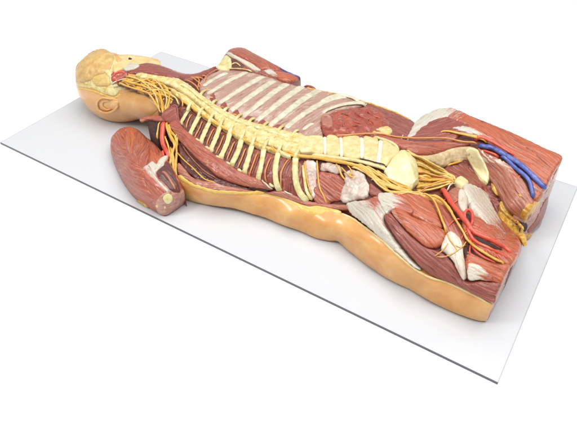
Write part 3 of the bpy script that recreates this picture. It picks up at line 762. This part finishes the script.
for pa, r in near_ribs:
    (a0, b0), (a1, b1) = pa[0], pa[1]; L_ = math.hypot(a1 - a0, b1 - b0); pa = [(a0 - (a1 - a0) / L_ * 3.5, b0 - (b1 - b0) / L_ * 3.5)] + pa
    (a0, b0), (a1, b1) = pa[-1], pa[-2]; L_ = math.hypot(a1 - a0, b1 - b0); pa = pa + [(a0 - (a1 - a0) / L_ * 2, b0 - (b1 - b0) / L_ * 2)]
    tube('rib', pa, BODY, 'bone', M, r=r * 1.18, flat=0.5, lift=2.6, wig=0.2, knob=0.15, label='bare cream rib of the near side')
tube('rib_cartilage', [(303, 165), (304, 178), (306.5, 191), (312, 200)], BODY, 'bone_ochre', M, r=3.2, flat=.6, lift=3)
inn = [[(192, 114), (188.5, 121), (186, 128)], [(202.5, 121), (199, 130), (194.5, 138)], [(214, 128.5), (210, 137), (206.5, 145.5)], [(224, 135), (220.5, 145), (215.5, 154)], [(235, 141), (230.5, 152), (226.5, 161)],
       [(246, 148), (242, 159), (237.5, 168.5)], [(257.5, 153), (254, 163), (250, 174), (249.5, 177)], [(271.5, 157), (267.5, 166), (265.5, 174), (266.5, 183)], [(289, 159), (284.5, 166), (281.3, 174), (281, 188)]]
for pa in inn:
    tube('intercostal_nerve', pa, BODY, 'nerve_orange', M, r=1.5, lift=2.2, wig=.1)
for pa in inn[1:]:
    tube('intercostal_artery', [(p[0] + 2.2 + random.uniform(-.3, .3), p[1] + .6) for p in pa[:3]], BODY, 'muscle', M, r=1.0, lift=1.0)
# nerve roots leaving the column
tube('nerve_trunk', [(182, 101), (192, 108.5), (204, 117), (217, 125.5), (230, 133), (244, 140.5), (258, 146.5), (272, 151), (288, 156), (300, 158.5)], BODY, 'nerve', M, r=3.0, lift=4, wig=.35)
tube('nerve_trunk', [(286, 152.5), (300, 157.5), (314, 158.5), (330, 161), (346, 164), (360, 168), (370, 174), (379, 183), (388, 190.5)], BODY, 'nerve', M, r=3.6, lift=5, wig=.2)
for k, (u, v) in enumerate([(196, 109), (208, 118), (220, 126), (233, 133.5), (246, 140.5), (260, 146), (274, 151)]):
    tube('nerve_root', [(u - 3, v - 4, 2), (u, v, 0), (u + 4.5, v + 3.6, -1)], BODY, 'nerve', M, r=2.2, lift=6, wig=.3)

# ---- loin
patch('loin_fascia', [(304, 163), (312, 160), (318, 166), (317.5, 180), (318, 192), (313.5, 198.5), (309, 192), (306.5, 180)], BODY, 'white_fat', M, off=0, bulge=3, w=3, amp=0, lumps=1.8, lscale=90, wob=1.2)
patch('loin_fascia', [(321, 164), (330, 163), (340, 166), (342, 171.5), (336, 174), (327, 171.5), (321, 171)], BODY, 'white_fat', M, off=1, bulge=3, w=3, amp=0, lumps=1.8, lscale=90, wob=1.2)
patch('loin_muscle', [(313, 190), (319, 172.5), (328, 172.5), (338, 174.5), (345, 180.5), (344, 192), (341, 200), (332, 202), (327, 206), (316, 204)], BODY, 'muscle', M, ((319, 176), (342, 192)), off=-.5, bulge=4.5, w=5, amp=.4)
patch('loin_fascia', [(345, 172), (354, 170), (364, 174), (368, 183), (371, 190), (365, 197), (354, 200.5), (345, 203), (339.5, 199), (341.5, 191), (344.5, 182)], BODY, 'white_fat', M, off=1, bulge=3.5, w=4, amp=0, lumps=2.2, lscale=80, wob=1.5)
patch('loin_muscle', [(370, 184), (376, 187), (383, 193), (378, 196.5), (370, 194.5)], BODY, 'muscle_maroon', M, ((370, 186), (382, 194)), off=2, bulge=3, w=3)
for pa, r in (([(317, 160), (318, 170), (319, 182), (320.5, 190), (324, 197), (327, 204.5)], 1.7), ([(336, 163), (340, 170), (343, 176.5), (347, 181)], 1.7), ([(347, 165), (352, 172), (350, 180)], 1.3), ([(305, 161), (305, 170), (307.5, 184), (312, 196)], 1.6), ([(341, 167), (349, 175), (356, 179)], 1.4)):
    tube('lumbar_nerve', pa, BODY, 'nerve', M, r=r, lift=5, wig=.15)

# ---- lumbosacral plexus
lp = [([(352, 167), (362, 171), (371, 177), (378, 184), (386, 191), (396, 194.5), (408, 195), (418, 196), (427, 200)], 3.6), ([(358, 166), (368, 172), (377, 179), (385, 185), (394, 190), (405, 193), (416, 195)], 4.2),
      ([(366, 167), (375, 173), (384, 180), (392, 186.5), (402, 190.5), (412, 193)], 4.0), ([(377, 171), (384, 178), (393, 183), (402, 187.5), (412, 191.5)], 3.2), ([(372, 178), (380, 182), (388, 186), (396, 189.5)], 3.0)]
for pa, r in lp:
    tube('sacral_nerve', pa, BODY, 'nerve', M, r=r * .72, lift=5, wig=.35, flat=.8)
    for k in range(2):
        pb_ = [(p[0] + random.uniform(-1, 1), p[1] + random.uniform(-2, 2), random.uniform(-1, 2)) for p in pa]
        tube('sacral_nerve', pb_, BODY, random.choice(('nerve_pale', 'nerve')), M, r=r * random.uniform(.3, .5), lift=5.5, wig=.35)
patch('nerve_sheet', [(414, 157), (418, 156), (427, 162), (437, 168), (447, 174), (455, 178.5), (453, 183), (446, 186), (434, 188.5), (423, 191.5), (417, 189), (419, 175)], BODY, 'fat', M, off=-2, bulge=2, w=5, lumps=2)
for pa, r in (([(405, 151.5), (412, 156), (420, 159.5), (430, 165), (440, 171), (448, 176), (455, 180)], 4.2), ([(416, 164), (424, 168), (434, 173), (445, 178), (453, 181)], 4.0), ([(417, 172), (426, 175), (436, 178), (447, 180.5), (454, 182)], 3.8),
              ([(418, 180), (427, 181.5), (438, 181.5), (449, 182)], 3.6), ([(417, 187), (426, 188), (436, 186.5), (446, 184.5), (453, 182.5)], 4.2), ([(420, 192), (430, 191), (442, 188), (452, 184)], 2.6), ([(418, 176), (424, 179.5), (432, 180)], 5)):
    tube('sacral_nerve', pa, BODY, random.choice(('nerve', 'nerve_pale')), M, r=r * .85, lift=4, wig=.35, flat=.7)
    pb_ = [(p[0] + random.uniform(-1, 1), p[1] + random.uniform(-1.8, 1.8), random.uniform(-1, 2)) for p in pa]
    tube('sacral_nerve', pb_, BODY, random.choice(('nerve_pale', 'nerve', 'nerve_orange')), M, r=r * random.uniform(.35, .55), lift=5.5, wig=.35)

# ---- far side of the belly: kidney bed and muscles
patch('psoas_muscle', [(372, 138), (385, 135), (396, 138), (410, 142), (430, 142.5), (452, 142), (470, 143.5), (466, 146), (452, 149), (440, 153), (428, 155), (416, 154.5), (404, 149), (394, 145.5), (384, 141.5)], BODY, 'muscle', M, ((395, 143), (465, 145)), off=2, bulge=5, w=5, amp=.35)
patch('abdominal_muscle', [(366, 105), (379, 107), (392, 111.5), (404, 117), (414, 122), (416, 128), (408, 137), (398, 138), (385, 134), (376, 122)], BODY, 'muscle_maroon', M, ((372, 110), (412, 130)), off=0, bulge=2, w=4, lumps=1.5)
kd = patch('kidney', [(323, 118), (330, 114), (340, 111), (349, 109), (360, 108.5), (368, 107), (377, 110), (385, 116), (390, 124), (388, 131), (380, 136.5), (366, 138.5), (350, 138), (335, 138.5), (326, 136), (321.5, 127)],
           BODY, 'organ', M, ((325, 125), (385, 122)), off=1, bulge=5, w=10, amp=0, lumps=4.5, lscale=62, wob=1.2)
patch('fat_lobe', [(322, 118), (328, 117), (332, 121), (333, 128), (328, 130), (322, 126)], BODY, 'muscle_pink', kd, off=6, bulge=2.5, w=4, amp=0, lumps=1.5)
for pa in ([(340, 115), (348, 118), (354, 124), (362, 126)], [(352, 112), (358, 118), (368, 122), (376, 128)], [(336, 130), (346, 131), (357, 128), (370, 131)], [(366, 112), (372, 118), (382, 121)], [(345, 122), (343, 128), (348, 134)]):
    tube('renal_vessel', pa, BODY, 'organ', kd, r=2.0, lift=6.0, wig=.6)
patch('peritoneal_fat', [(372, 133), (380, 129), (388, 128), (392, 133), (386, 138), (376, 138.5)], BODY, 'bone_ochre', M, off=4, bulge=2, w=3, amp=0, lumps=1.5)
tube('fat_strand', [(403, 134), (402, 138), (400.5, 141)], BODY, 'bone', M, r=1.2, lift=3)
tube('genitofemoral_nerve', [(335, 139.5), (352, 138.3), (368, 137.3), (382, 138), (395, 140.4), (416, 142), (435, 141.2), (446, 141), (462, 143), (477, 144.2)], BODY, 'nerve_orange', M, r=1.8, lift=8.5)

# ---- far hip and thigh
patch('iliacus_muscle', [(409, 138), (416, 127), (424, 119), (434, 114), (448, 111), (458, 113), (470, 119), (478, 124), (476, 132), (460, 135), (452, 142), (430, 142.5), (415, 142)], BODY, 'muscle_maroon', M, ((415, 135), (470, 122)), off=0, bulge=3, w=6, amp=.4)
patch('iliac_fascia', [(407.5, 137.5), (411, 130), (416, 122), (424, 115.5), (435, 110.5), (448, 108), (457, 110.2), (468, 115.5), (477, 120), (476, 127), (466, 126), (456, 122), (447, 119.5), (439, 120.5), (429, 125), (421.5, 130), (416, 136), (411, 138.5)],
      BODY, 'fascia', M, ((410, 135), (450, 110)), off=1.5, bulge=3, w=3.5, amp=.25, blend=((436, 106), (464, 130)), wob=.8)
patch('front_thigh_muscle', [(456, 112), (466, 114.5), (478, 119.3), (497, 126.8), (516, 134.8), (530, 141.5), (544, 148.3), (562, 157), (557, 167), (551, 177), (546, 186), (538, 180), (528, 172), (515, 160), (503, 150), (490, 141), (478, 135), (468, 128), (458, 118)],
      BODY, 'muscle_orange', M, ((465, 116), (555, 168)), off=1, bulge=4, w=5, amp=.4)
tube('thigh_fascia', [(478, 121.5), (497, 130), (514, 140), (530, 152), (545, 165), (552, 173)], BODY, 'muscle_maroon', M, r=2.2, lift=3.5)
patch('thigh_fascia', [(452, 129), (464, 127.5), (478, 131), (492, 138), (503, 146), (512, 154), (505, 154), (494, 147), (480, 138), (464, 133)], BODY, 'fascia', M, ((455, 130), (510, 153)), off=3, bulge=1.5, w=3, blend=((455, 124), (500, 160)), wob=1.2)
tube('femoral_nerve', [(439, 133.3), (448, 133), (456, 134.5), (466, 136.5), (478, 139), (488, 142)], BODY, 'nerve', M, r=4.2, lift=5, flat=.6, taper=(.5, 1.1))
tube('femoral_artery', [(475, 138.5), (481, 139.5), (489, 142), (498, 147), (507, 152.5), (515, 157.5)], BODY, 'artery', M, r=5.0, lift=5.5, taper=(1, .45))
tube('femoral_artery', [(482, 150), (491, 153.5), (499, 157)], BODY, 'artery', M, r=2.6, lift=4, taper=(.8, 1))
tube('femoral_vein', [(478.5, 145.5), (485, 147.5), (493, 149.5), (503, 155), (512, 160.5), (521, 166.5), (530, 174.5), (538, 182.5), (545.5, 189)], BODY, 'vein', M, r=5.0, lift=5, wig=.22, flat=.75)
tube('femoral_vein', [(501, 155.5), (508, 161.5), (516, 169.5), (524, 176), (529, 182), (531.5, 190), (533.5, 198.5)], BODY, 'vein', M, r=4.0, lift=4.5, wig=.22, flat=.75)
patch('adductor_muscle', [(478, 148), (487, 152), (498, 158), (510, 166), (519, 175), (526, 185), (531, 196), (534, 203), (530, 210), (526, 217), (519, 220.5), (510, 212), (503, 204), (497, 192), (490, 180), (486, 165), (480, 155)],
      BODY, 'muscle_pink', M, ((487, 158), (525, 208)), off=0, bulge=4.5, w=5, amp=.4)
patch('adductor_fascia', [(482, 151), (492, 157), (504, 162), (514, 170), (521, 179), (516, 180), (506, 172), (494, 166), (485, 160)], BODY, 'tendon', M, ((484, 153), (518, 178)), off=3.5, bulge=1.2, w=3, blend=((480, 150), (522, 184)), wob=1.5)
patch('sartorius_muscle', [(527, 178), (535, 182), (543, 190), (538, 199), (534, 200), (532, 190)], BODY, 'muscle_orange', M, ((528, 180), (540, 196)), off=1, bulge=2.5, w=3)
tube('fat_strand', [(518, 194), (520.5, 196.5), (522.5, 198)], BODY, 'fat', M, r=2.4, lift=6)
# pubic bone with its cut end
pb = patch('pubic_bone', [(417, 156.5), (428, 156), (438, 153.5), (448, 149.5), (456, 147), (467, 146.5), (475, 148), (478, 153), (474, 161), (466, 160), (460, 162), (451, 163), (445, 166.5), (438, 165), (430, 162), (421, 160)],
      BODY, 'pelvic_bone', M, off=2, bulge=4.5, w=8, amp=0, lumps=1.5)
patch('cut_end', [(465.5, 150), (470, 147.3), (478, 150), (485, 160.5), (490, 172), (489.5, 180), (486.5, 185), (479, 179), (472, 168), (467, 158)], BODY, 'sacral', pb, off=5.5, bulge=1.2, w=1.5, amp=0, lumps=.5, sharp=True)
tube('nerve_strand', [(447, 165.5), (455, 163.5), (463, 160.5)], BODY, 'nerve', M, r=2.2, lift=3)
patch('ischium', [(492.5, 184), (495.5, 185), (498, 190), (498.5, 196), (495.5, 194), (493, 189)], BODY, 'fat', M, off=6, bulge=2, w=2, amp=0)
patch('pelvic_muscle', [(447, 166), (462, 161), (470, 157), (479, 177), (486, 185), (493, 186), (497, 197), (503, 209), (512, 226), (517, 237), (508, 226), (497, 210), (488, 196), (478, 187), (466, 182), (456, 179), (448, 173)],
      BODY, 'muscle_maroon', M, ((455, 168), (510, 225)), off=-1, bulge=1.5, w=4, amp=.5, freq=180, lumps=1.5)
patch('fat_pad', [(500, 203), (503, 201.5), (507, 210), (514, 217.5), (517.5, 222), (518, 231), (522, 234.5), (526, 237), (523, 239), (518.5, 238.5), (512, 233.5), (505, 227), (500.5, 220), (498.5, 211)],
      BODY, 'fat', M, off=2, bulge=3, w=3, amp=0, lumps=2.6, lscale=140, thick=14)
tube('fat_fold', [(501, 204), (506, 211), (513, 217), (519, 222), (523, 229)], BODY, 'fat', M, r=2.6, lift=6, wig=.5)

# cut face of the far thigh
fe = patch('thigh_cut_face', [(562, 157.5), (558.5, 171), (555.5, 180), (548, 200), (544, 215), (541, 224.5), (533, 232), (527, 238.5), (520, 238), (518.5, 230), (522, 222), (531, 209), (535.5, 201), (545.5, 188.5), (551, 177)],
           FAR_END, 'cut_face', M, ((555, 165), (525, 230)), off=0, bulge=1.2, w=3, amp=.2, lumps=1.2, sharp=True, thick=20)
patch('fat_layer', [(534, 203), (538, 200), (540, 203), (535, 211), (529, 216), (527, 220), (523, 223), (525, 216)], FAR_END, 'fat', fe, off=1.5, bulge=1.5, w=2, amp=0, lumps=1.2)
patch('muscle_section', [(545, 199), (548, 197), (546, 208), (541, 221), (533, 230), (528, 233), (527, 229), (534, 221), (539, 211)], FAR_END, 'muscle_maroon', fe, ((545, 200), (530, 230)), off=1.2, bulge=1.5, w=3)
patch('muscle_section', [(560, 161), (557, 171), (553, 181), (548, 190), (544, 194), (547, 188), (552, 178)], FAR_END, 'muscle_pink', fe, ((558, 165), (546, 192)), off=1, bulge=1, w=2)
patch('hollow_shade', [(520, 224), (524, 222), (527, 225), (525, 231), (521.5, 230)], FAR_END, 'hollow_shade', fe, off=1.5, bulge=.6, w=1.5, amp=0)  # dark patch painting the shade in a hole
patch('fat_layer', [(519, 236), (522, 233), (528, 234), (532, 233), (528, 239.3), (520, 239.3)], FAR_END, 'fat', fe, off=1.5, bulge=1.5, w=2, amp=0, lumps=1)

# ---- near hip and thigh
patch('hip_fascia', [(347, 204), (356, 201.5), (366, 200.5), (374, 197.5), (381, 195), (389, 197), (397, 201.5), (404, 208.5), (399, 213), (391, 213), (384, 218), (384, 224), (390, 234), (399, 246), (410, 259), (421, 269.5), (413, 266.5), (396, 252.5), (383, 240), (372, 230), (361, 221), (352, 214)],
      BODY, 'fascia', M, ((352, 206), (405, 255)), off=2, bulge=3.5, w=5, amp=.25, blend=((372, 228), (396, 204)), wob=.8)
patch('gluteal_muscle', [(384, 193.5), (395, 193), (408, 194), (418, 194.5), (428, 200), (436, 212), (441, 223), (442, 229), (434, 227.5), (427, 224), (419, 219.5), (411, 215), (403, 208), (395, 200.5)], BODY, 'muscle_orange', M, ((395, 196), (440, 226)), off=1, bulge=6, w=7, amp=.45)
patch('gluteal_muscle', [(394, 209), (402, 211), (411, 217), (420, 221.5), (430, 225), (439, 229), (445, 233), (445, 240), (440, 246.5), (434, 248.5), (425, 246.5), (416, 239), (406, 230), (397, 219)], BODY, 'muscle_orange', M, ((398, 213), (440, 242)), off=3, bulge=6, w=7, amp=.45)
patch('gluteal_muscle', [(384, 217), (390, 213.5), (396, 219), (405, 230), (416, 240), (426, 247), (436, 250.5), (444, 254), (452, 262), (461, 275), (467, 282), (480, 281), (494, 282), (501, 284), (497, 294), (493, 303.5), (476, 295), (454, 284), (440, 279.5), (424, 270), (412, 257), (398, 240)],
      BODY, 'muscle_maroon', M, ((392, 222), (488, 298)), off=1, bulge=4, w=5, amp=.5)
patch('gluteal_fascia', [(392, 212), (399, 212), (407, 219), (413, 228), (420, 235), (414, 235), (404, 227), (396, 219)], BODY, 'muscle_pink', M, ((393, 213), (418, 234)), off=6, bulge=1, w=3)
patch('hamstring_muscle', [(466, 252), (476, 256), (490, 262), (502, 264), (509.5, 266), (505, 276), (501, 284), (493, 282), (480, 280), (470, 279), (466, 268)], BODY, 'muscle_orange', M, ((466, 258), (505, 274)), off=1, bulge=4, w=5, amp=.45)
patch('hamstring_muscle', [(462, 221), (470, 217), (480, 218), (490, 222), (500, 228), (508, 235), (519, 238), (518, 253), (509.5, 266), (496, 260), (482, 252), (470, 243), (464, 234)], BODY, 'muscle_orange', M, ((468, 222), (512, 256)), off=1, bulge=4, w=5, amp=.45)
patch('hamstring_muscle', [(486, 203), (492, 208), (500, 219), (508, 228), (518, 237), (519, 246), (510, 240), (500, 231), (490, 222)], BODY, 'muscle', M, ((488, 206), (517, 242)), off=1.5, bulge=3.5, w=4, amp=.4)
patch('gluteal_fascia', [(378, 197), (386, 194.5), (396, 197), (405, 203), (413, 212), (410, 216), (402, 212), (394, 211), (386, 214)], BODY, 'fascia', M, ((384, 198), (412, 214)), off=6.2, bulge=1.2, w=3, amp=.25, blend=((380, 202), (410, 208)), wob=.8)
patch('rotator_muscle', [(446, 197), (452, 188.5), (460, 188), (466, 196), (468, 208), (463, 214), (456, 208)], BODY, 'muscle_pink', M, ((448, 196), (464, 210)), off=-1, bulge=4, w=4)
patch('hip_muscle', [(428, 199), (438, 199), (446, 206), (454, 220), (461, 232), (466, 244), (466, 256), (461, 246), (452, 236), (446, 232), (441, 222), (434, 209)], BODY, 'muscle', M, ((432, 201), (462, 246)), off=0, bulge=3, w=4)
patch('sacral_ligament', [(464, 185), (470, 186), (478, 189), (485, 195), (490, 205), (496, 217), (501, 227), (505, 238), (498, 234), (492, 228), (485, 226), (480, 220), (473.5, 211), (467, 202), (463, 192)], BODY, 'tendon', M, ((466, 188), (498, 230)), off=4, bulge=3.5, w=4, amp=.35, blend=((476, 204), (506, 248)), wob=1)
patch('ligament_cap', [(454.5, 183), (457, 180), (460.5, 178.8), (465, 181.5), (467.5, 185.5), (463, 188), (457, 186.5)], BODY, 'sacral', M, off=5, bulge=4, w=4, amp=0)
patch('ligament_flap', [(459, 193), (462, 191.5), (465, 197), (466, 206), (465, 214), (461, 212), (458, 205)], BODY, 'tendon', M, ((461, 192), (464, 213)), off=5, bulge=2, w=2.5, amp=.2)
tube('ligament', [(447, 191), (451, 187), (455, 184)], BODY, 'tendon', M, r=1.5, lift=6)
patch('thigh_tendon', [(445, 237), (450, 232.8), (456, 236), (461, 243), (463.5, 255), (466, 270), (465, 279.5), (459, 271), (453, 261), (446, 254), (441, 249)], BODY, 'tendon', M, ((448, 236), (464, 276)), off=5, bulge=3, w=4, amp=.3)
patch('thigh_tendon', [(468.5, 265), (474, 264.5), (481, 267), (488, 272.5), (493, 278), (490, 281), (480, 279.5), (469, 278.5)], BODY, 'tendon', M, ((470, 271), (491, 278)), off=4, bulge=2.5, w=3, blend=((470, 268), (496, 280)), wob=.8)
tube('gluteal_artery', [(442, 190), (444.5, 195), (449, 202), (454, 209.5), (460, 217.5), (466, 225), (471, 232), (478, 237), (488, 242), (499, 248.5), (511, 256)], BODY, 'artery', M, r=4.5, lift=7, taper=(1.1, .8), wig=.22)
tube('gluteal_artery', [(466, 227), (470, 236), (476, 243), (485, 248.5), (494, 253), (505, 259), (508, 261)], BODY, 'artery', M, r=3.2, lift=5, taper=(1.1, .7))
tube('gluteal_artery', [(465, 224), (463.5, 217.5), (466.5, 213.8), (470, 217), (471, 224), (470, 229)], BODY, 'artery', M, r=2.8, lift=9)
tube('gluteal_artery', [(469, 238), (474, 250), (483, 258), (496, 264)], BODY, 'artery', M, r=2.6, lift=4, taper=(1, .6))
for pa in ([(462, 220), (455, 222), (450, 226), (447, 230)], [(470, 231), (464, 234), (461, 239), (460, 244)], [(478, 237), (484, 233), (492, 231), (499, 232)], [(488, 242), (495, 240), (503, 242), (510, 245)], [(474, 234), (478, 228), (484, 224)],
           [(484, 249), (487, 256), (494, 260)], [(494, 253), (497, 260), (503, 263)], [(452, 206), (457, 203), (460, 198)], [(471, 244), (470, 254), (474, 262)], [(447, 199), (443, 203), (438, 205)]):
    tube('gluteal_artery', pa, BODY, 'artery', M, r=1.6, lift=5, taper=(1, .5), wig=.3)
patch('vessel_gap_shade', [(472, 236.5), (480, 240), (490, 245.5), (500, 252), (493, 250.5), (484, 246), (475, 241)], BODY, 'hollow_shade', M, off=6, bulge=.5, w=1.5, amp=0)  # these dark patches paint the shade between artery branches
patch('vessel_gap_shade', [(465.2, 219), (467, 216.5), (469, 219), (469.5, 224), (467.5, 223.5)], BODY, 'hollow_shade', M, off=6, bulge=.5, w=1.5, amp=0)
patch('vessel_gap_shade', [(464, 246), (467, 250), (470, 258), (472, 264), (468, 263), (465, 256)], BODY, 'hollow_shade', M, off=4, bulge=.5, w=1.5, amp=0)
for pa, r in (([(420, 196), (428, 199.5), (433, 204.5), (437.5, 213), (441, 222), (444, 229), (446, 234)], 2.4), ([(427, 198.5), (437, 201.5), (445, 208), (451, 216), (457, 226), (462, 234), (466, 242), (472, 247), (480, 253), (492, 261), (503, 265.5)], 2.6),
              ([(430, 197.5), (440, 202.5), (448, 210.5), (454, 219.5)], 2.4), ([(446, 234), (449, 242), (455, 250), (458, 256)], 1.4), ([(449, 243), (443, 251), (434, 257)], 1.1), ([(466, 242), (463, 248), (455, 254), (445, 257), (436, 256.5)], 1.2), ([(452, 246), (460, 250), (466, 246)], 1.1)):
    tube('sciatic_nerve', pa, BODY, 'nerve', M, r=r * .8, lift=9, wig=.2)
patch('nerve_sheet', [(419, 195), (428, 196.5), (438, 200), (446, 207), (441, 206), (432, 202), (424, 199)], BODY, 'fat', M, off=6, bulge=2, w=2.5, amp=.2)

# cut face of the near thigh
ne = patch('thigh_cut_face', [(493, 303), (498, 293), (502, 282), (506, 274), (509.5, 266), (514, 259), (518, 252), (519.5, 238), (521.5, 245), (517.5, 260), (511.5, 273), (506, 285), (500.5, 296), (494, 308.5), (488, 320)],
           NEAR_END, 'cut_face', M, ((494, 303), (518, 245)), off=-0.5, bulge=1, w=2, amp=.2, lumps=1.0, sharp=True, thick=3, step=.7, wob=0)

# ---- skin of the near flank
sk = patch('flank_skin', [(178, 175.6), (185, 180), (192, 184.5), (202, 187.6), (216, 191.5), (230, 192), (246, 193), (260, 192.6), (279, 196), (294, 202.4), (305.7, 207.5), (320, 207), (329, 209), (341, 213), (353, 218.6), (362, 225), (372, 232), (383, 240.3), (396, 252.4), (413.5, 266.8),
                          (431, 276.6), (450, 282.3), (463, 288.5), (476, 294.6), (492.5, 303.5), (490.5, 311), (487, 320.3), (483, 321.6), (476, 320), (454, 312.3), (440, 306), (425, 298), (410, 289.5), (396, 283), (383, 275.8), (370, 267), (360, 259.8), (353, 254), (347, 249.5), (341, 243.8), (337, 241), (328.5, 240.5),
                          (316, 238), (298.5, 230.5), (280, 224), (266, 218), (252, 213.8), (240, 210), (230, 207.6), (211, 205.3), (196, 202.8), (184, 198), (181, 189)],
           SKIN, 'skin', M, off=0.5, bulge=3.5, w=6, amp=0, lumps=1.2, lscale=22, step=1.0, wob=.15, thick=12)
tube('skin_edge', [(179, 176), (186, 180.6), (193, 184.7), (203, 187.8), (216, 191.2), (230, 192), (246, 193), (260, 192.9), (279, 196.6), (294, 203), (306, 208), (318, 208.3), (329, 210), (341, 213.6)], SKIN, 'skin_edge', sk, r=4.5, flat=.55, lift=1.8, wig=.4)
tube('skin_edge', [(341, 213.6), (353, 219.2), (362, 225.6), (372, 232.6), (383, 241), (396, 253), (413.5, 267.4), (431, 277), (450, 283), (476, 295.2), (491, 303.5)], SKIN, 'skin_pale', sk, r=2.2, flat=.6, lift=2.6, wig=.3)
patch('fat_bulge', [(299, 205.5), (306, 208), (318, 207.6), (328, 210), (330, 213), (322, 216), (312, 216), (303, 212), (297, 207.5)], SKIN, 'skin_edge', sk, off=2.5, bulge=3.2, w=4, amp=0, lumps=.6)

# ---- near arm stump
ar = patch('upper_arm', [(111, 139), (114, 134), (121, 128.3), (130, 126.8), (139, 130.4), (146, 137), (155, 144), (163, 153), (171, 165), (178, 178), (182, 186), (185, 194), (184.5, 202), (174, 210), (165, 215.8), (158, 213.3), (149, 208), (138, 200.5), (130, 192), (123, 182), (117.5, 170), (113, 159), (110.4, 149)],
           ARM, 'muscle', M, ((122, 132), (160, 205)), off=0, bulge=3, w=7, amp=.35, drop=True)
patch('muscle_belly', [(128, 129), (134, 129), (135.5, 137), (134.5, 148), (133, 154.5), (129.5, 154), (127, 145), (126.5, 136)], ARM, 'muscle_orange', ar, ((131, 130), (131, 153)), off=2.5, bulge=2, w=4, amp=.3)
patch('muscle_belly', [(136, 131.5), (141, 134), (147, 141), (150, 150), (150, 160), (148, 168), (143, 164), (138, 158), (134.5, 152), (136, 140)], ARM, 'muscle', ar, ((146, 140), (138, 162)), off=2.5, bulge=3, w=5, amp=.4)
patch('muscle_belly', [(112, 140), (117, 133), (125, 129.5), (126, 138), (127, 147), (130, 156), (136, 163), (143, 168), (148, 172), (146, 180), (150, 190), (156, 198), (150, 203), (140, 197), (131, 189), (124, 179), (118, 168), (114, 157), (111.5, 148)],
      ARM, 'muscle', ar, ((114, 150), (142, 172)), off=2, bulge=3.5, w=6, amp=.6)
patch('muscle_belly', [(150, 150), (158, 155), (165, 163), (163, 170), (156, 170), (150, 166)], ARM, 'muscle_orange', ar, ((151, 152), (160, 170)), off=1.5, bulge=2.5, w=4)
patch('tendon', [(143, 170), (147, 166), (152, 163), (157, 165), (162, 161), (165.5, 158), (164, 167), (157, 173), (156.5, 177), (162, 184), (170.5, 191.5), (165, 193), (158, 189), (150, 183), (144, 177)], ARM, 'fascia', ar, ((149, 168), (168, 191)), off=3.5, bulge=2, w=3, amp=.25, blend=((160, 168), (144, 184)), wob=1)
patch('tendon_edge', [(158, 163), (164, 158), (168, 158.5), (163, 166), (158, 172), (155, 173.5)], ARM, 'tendon', ar, off=5, bulge=1.5, w=2, amp=.1)
patch('nerve_bed', [(157, 173), (163, 165), (168, 163), (173, 172), (177, 183), (179, 192), (172, 192), (165, 185), (158, 178)], ARM, 'muscle_dark', ar, ((160, 170), (175, 190)), off=3.4, bulge=1.2, w=3, lumps=1)
tube('muscle_strand', [(161, 172), (166, 176), (171, 184), (175, 191)], ARM, 'muscle_pink', ar, r=3, lift=5, wig=.2)
patch('arm_cut_face', [(156, 203), (161, 195), (167, 191.5), (175, 192), (182, 190), (184.5, 195), (184, 202), (174, 209.5), (165, 215), (158.5, 212)], ARM, 'cut_face', ar, ((160, 205), (182, 196)), off=2.5, bulge=1.5, w=3, lumps=1.2)
bo = patch('bone_end', [(163, 198), (164.5, 194.8), (168, 193.8), (171, 195.5), (171.8, 199), (169.5, 202), (166, 202.3)], ARM, 'bone', ar, off=4, bulge=1.8, w=2, amp=0, lumps=.6, step=.6, wob=0)
patch('marrow', [(165.6, 198), (167, 196.4), (169, 197), (169.4, 199), (167.5, 200.3)], ARM, 'bone_ochre', bo, off=5.8, bulge=.4, w=1, amp=0, step=.5, wob=0)
for u, v in ((173, 200), (164.5, 206), (158, 205)):
    patch('fat_spot', [(u - 1.3, v), (u, v - 1.4), (u + 1.4, v - .2), (u + .4, v + 1.6)], ARM, 'skin_pale', ar, off=4, bulge=.8, w=1, amp=0, step=.6)
patch('fat_layer', [(137.5, 199.5), (142, 201), (149, 205.5), (148, 208), (141, 204), (137, 201.5)], ARM, 'fat', ar, off=2.5, bulge=1.2, w=1.5, amp=0)

# ------------------------------------------------------------------ studio light
w = bpy.data.worlds.new('World'); scene.world = w; w.use_nodes = True
bg = w.node_tree.nodes['Background']
bg.inputs[0].default_value = (1.0, 1.0, 1.0, 1); bg.inputs[1].default_value = 0.5


def area(name, loc, target, size, power, color=(1, 1, 1)):
    l = bpy.data.lights.new(name, 'AREA'); l.shape = 'RECTANGLE'; l.size, l.size_y = size; l.energy = power; l.color = color
    o = bpy.data.objects.new(name, l); COL.objects.link(o)
    o.location = loc; o.rotation_euler = (Vector(target) - Vector(loc)).to_track_quat('-Z', 'Y').to_euler()
    return o


area('softbox', (1.05, 0.45, 2.3), (0.75, 0.35, 0), (2.4, 2.2), 65)
area('softbox', (-0.2, -1.0, 1.8), (0.7, 0.25, 0), (0.6, 0.6), 16)  # smaller lamp added at front left for sharper highlights

vs = scene.view_settings
vs.view_transform = 'Standard'; vs.look = 'None'; vs.exposure = 0; vs.gamma = 1; vs.use_curve_mapping = False
scene.cycles.max_bounces = 6
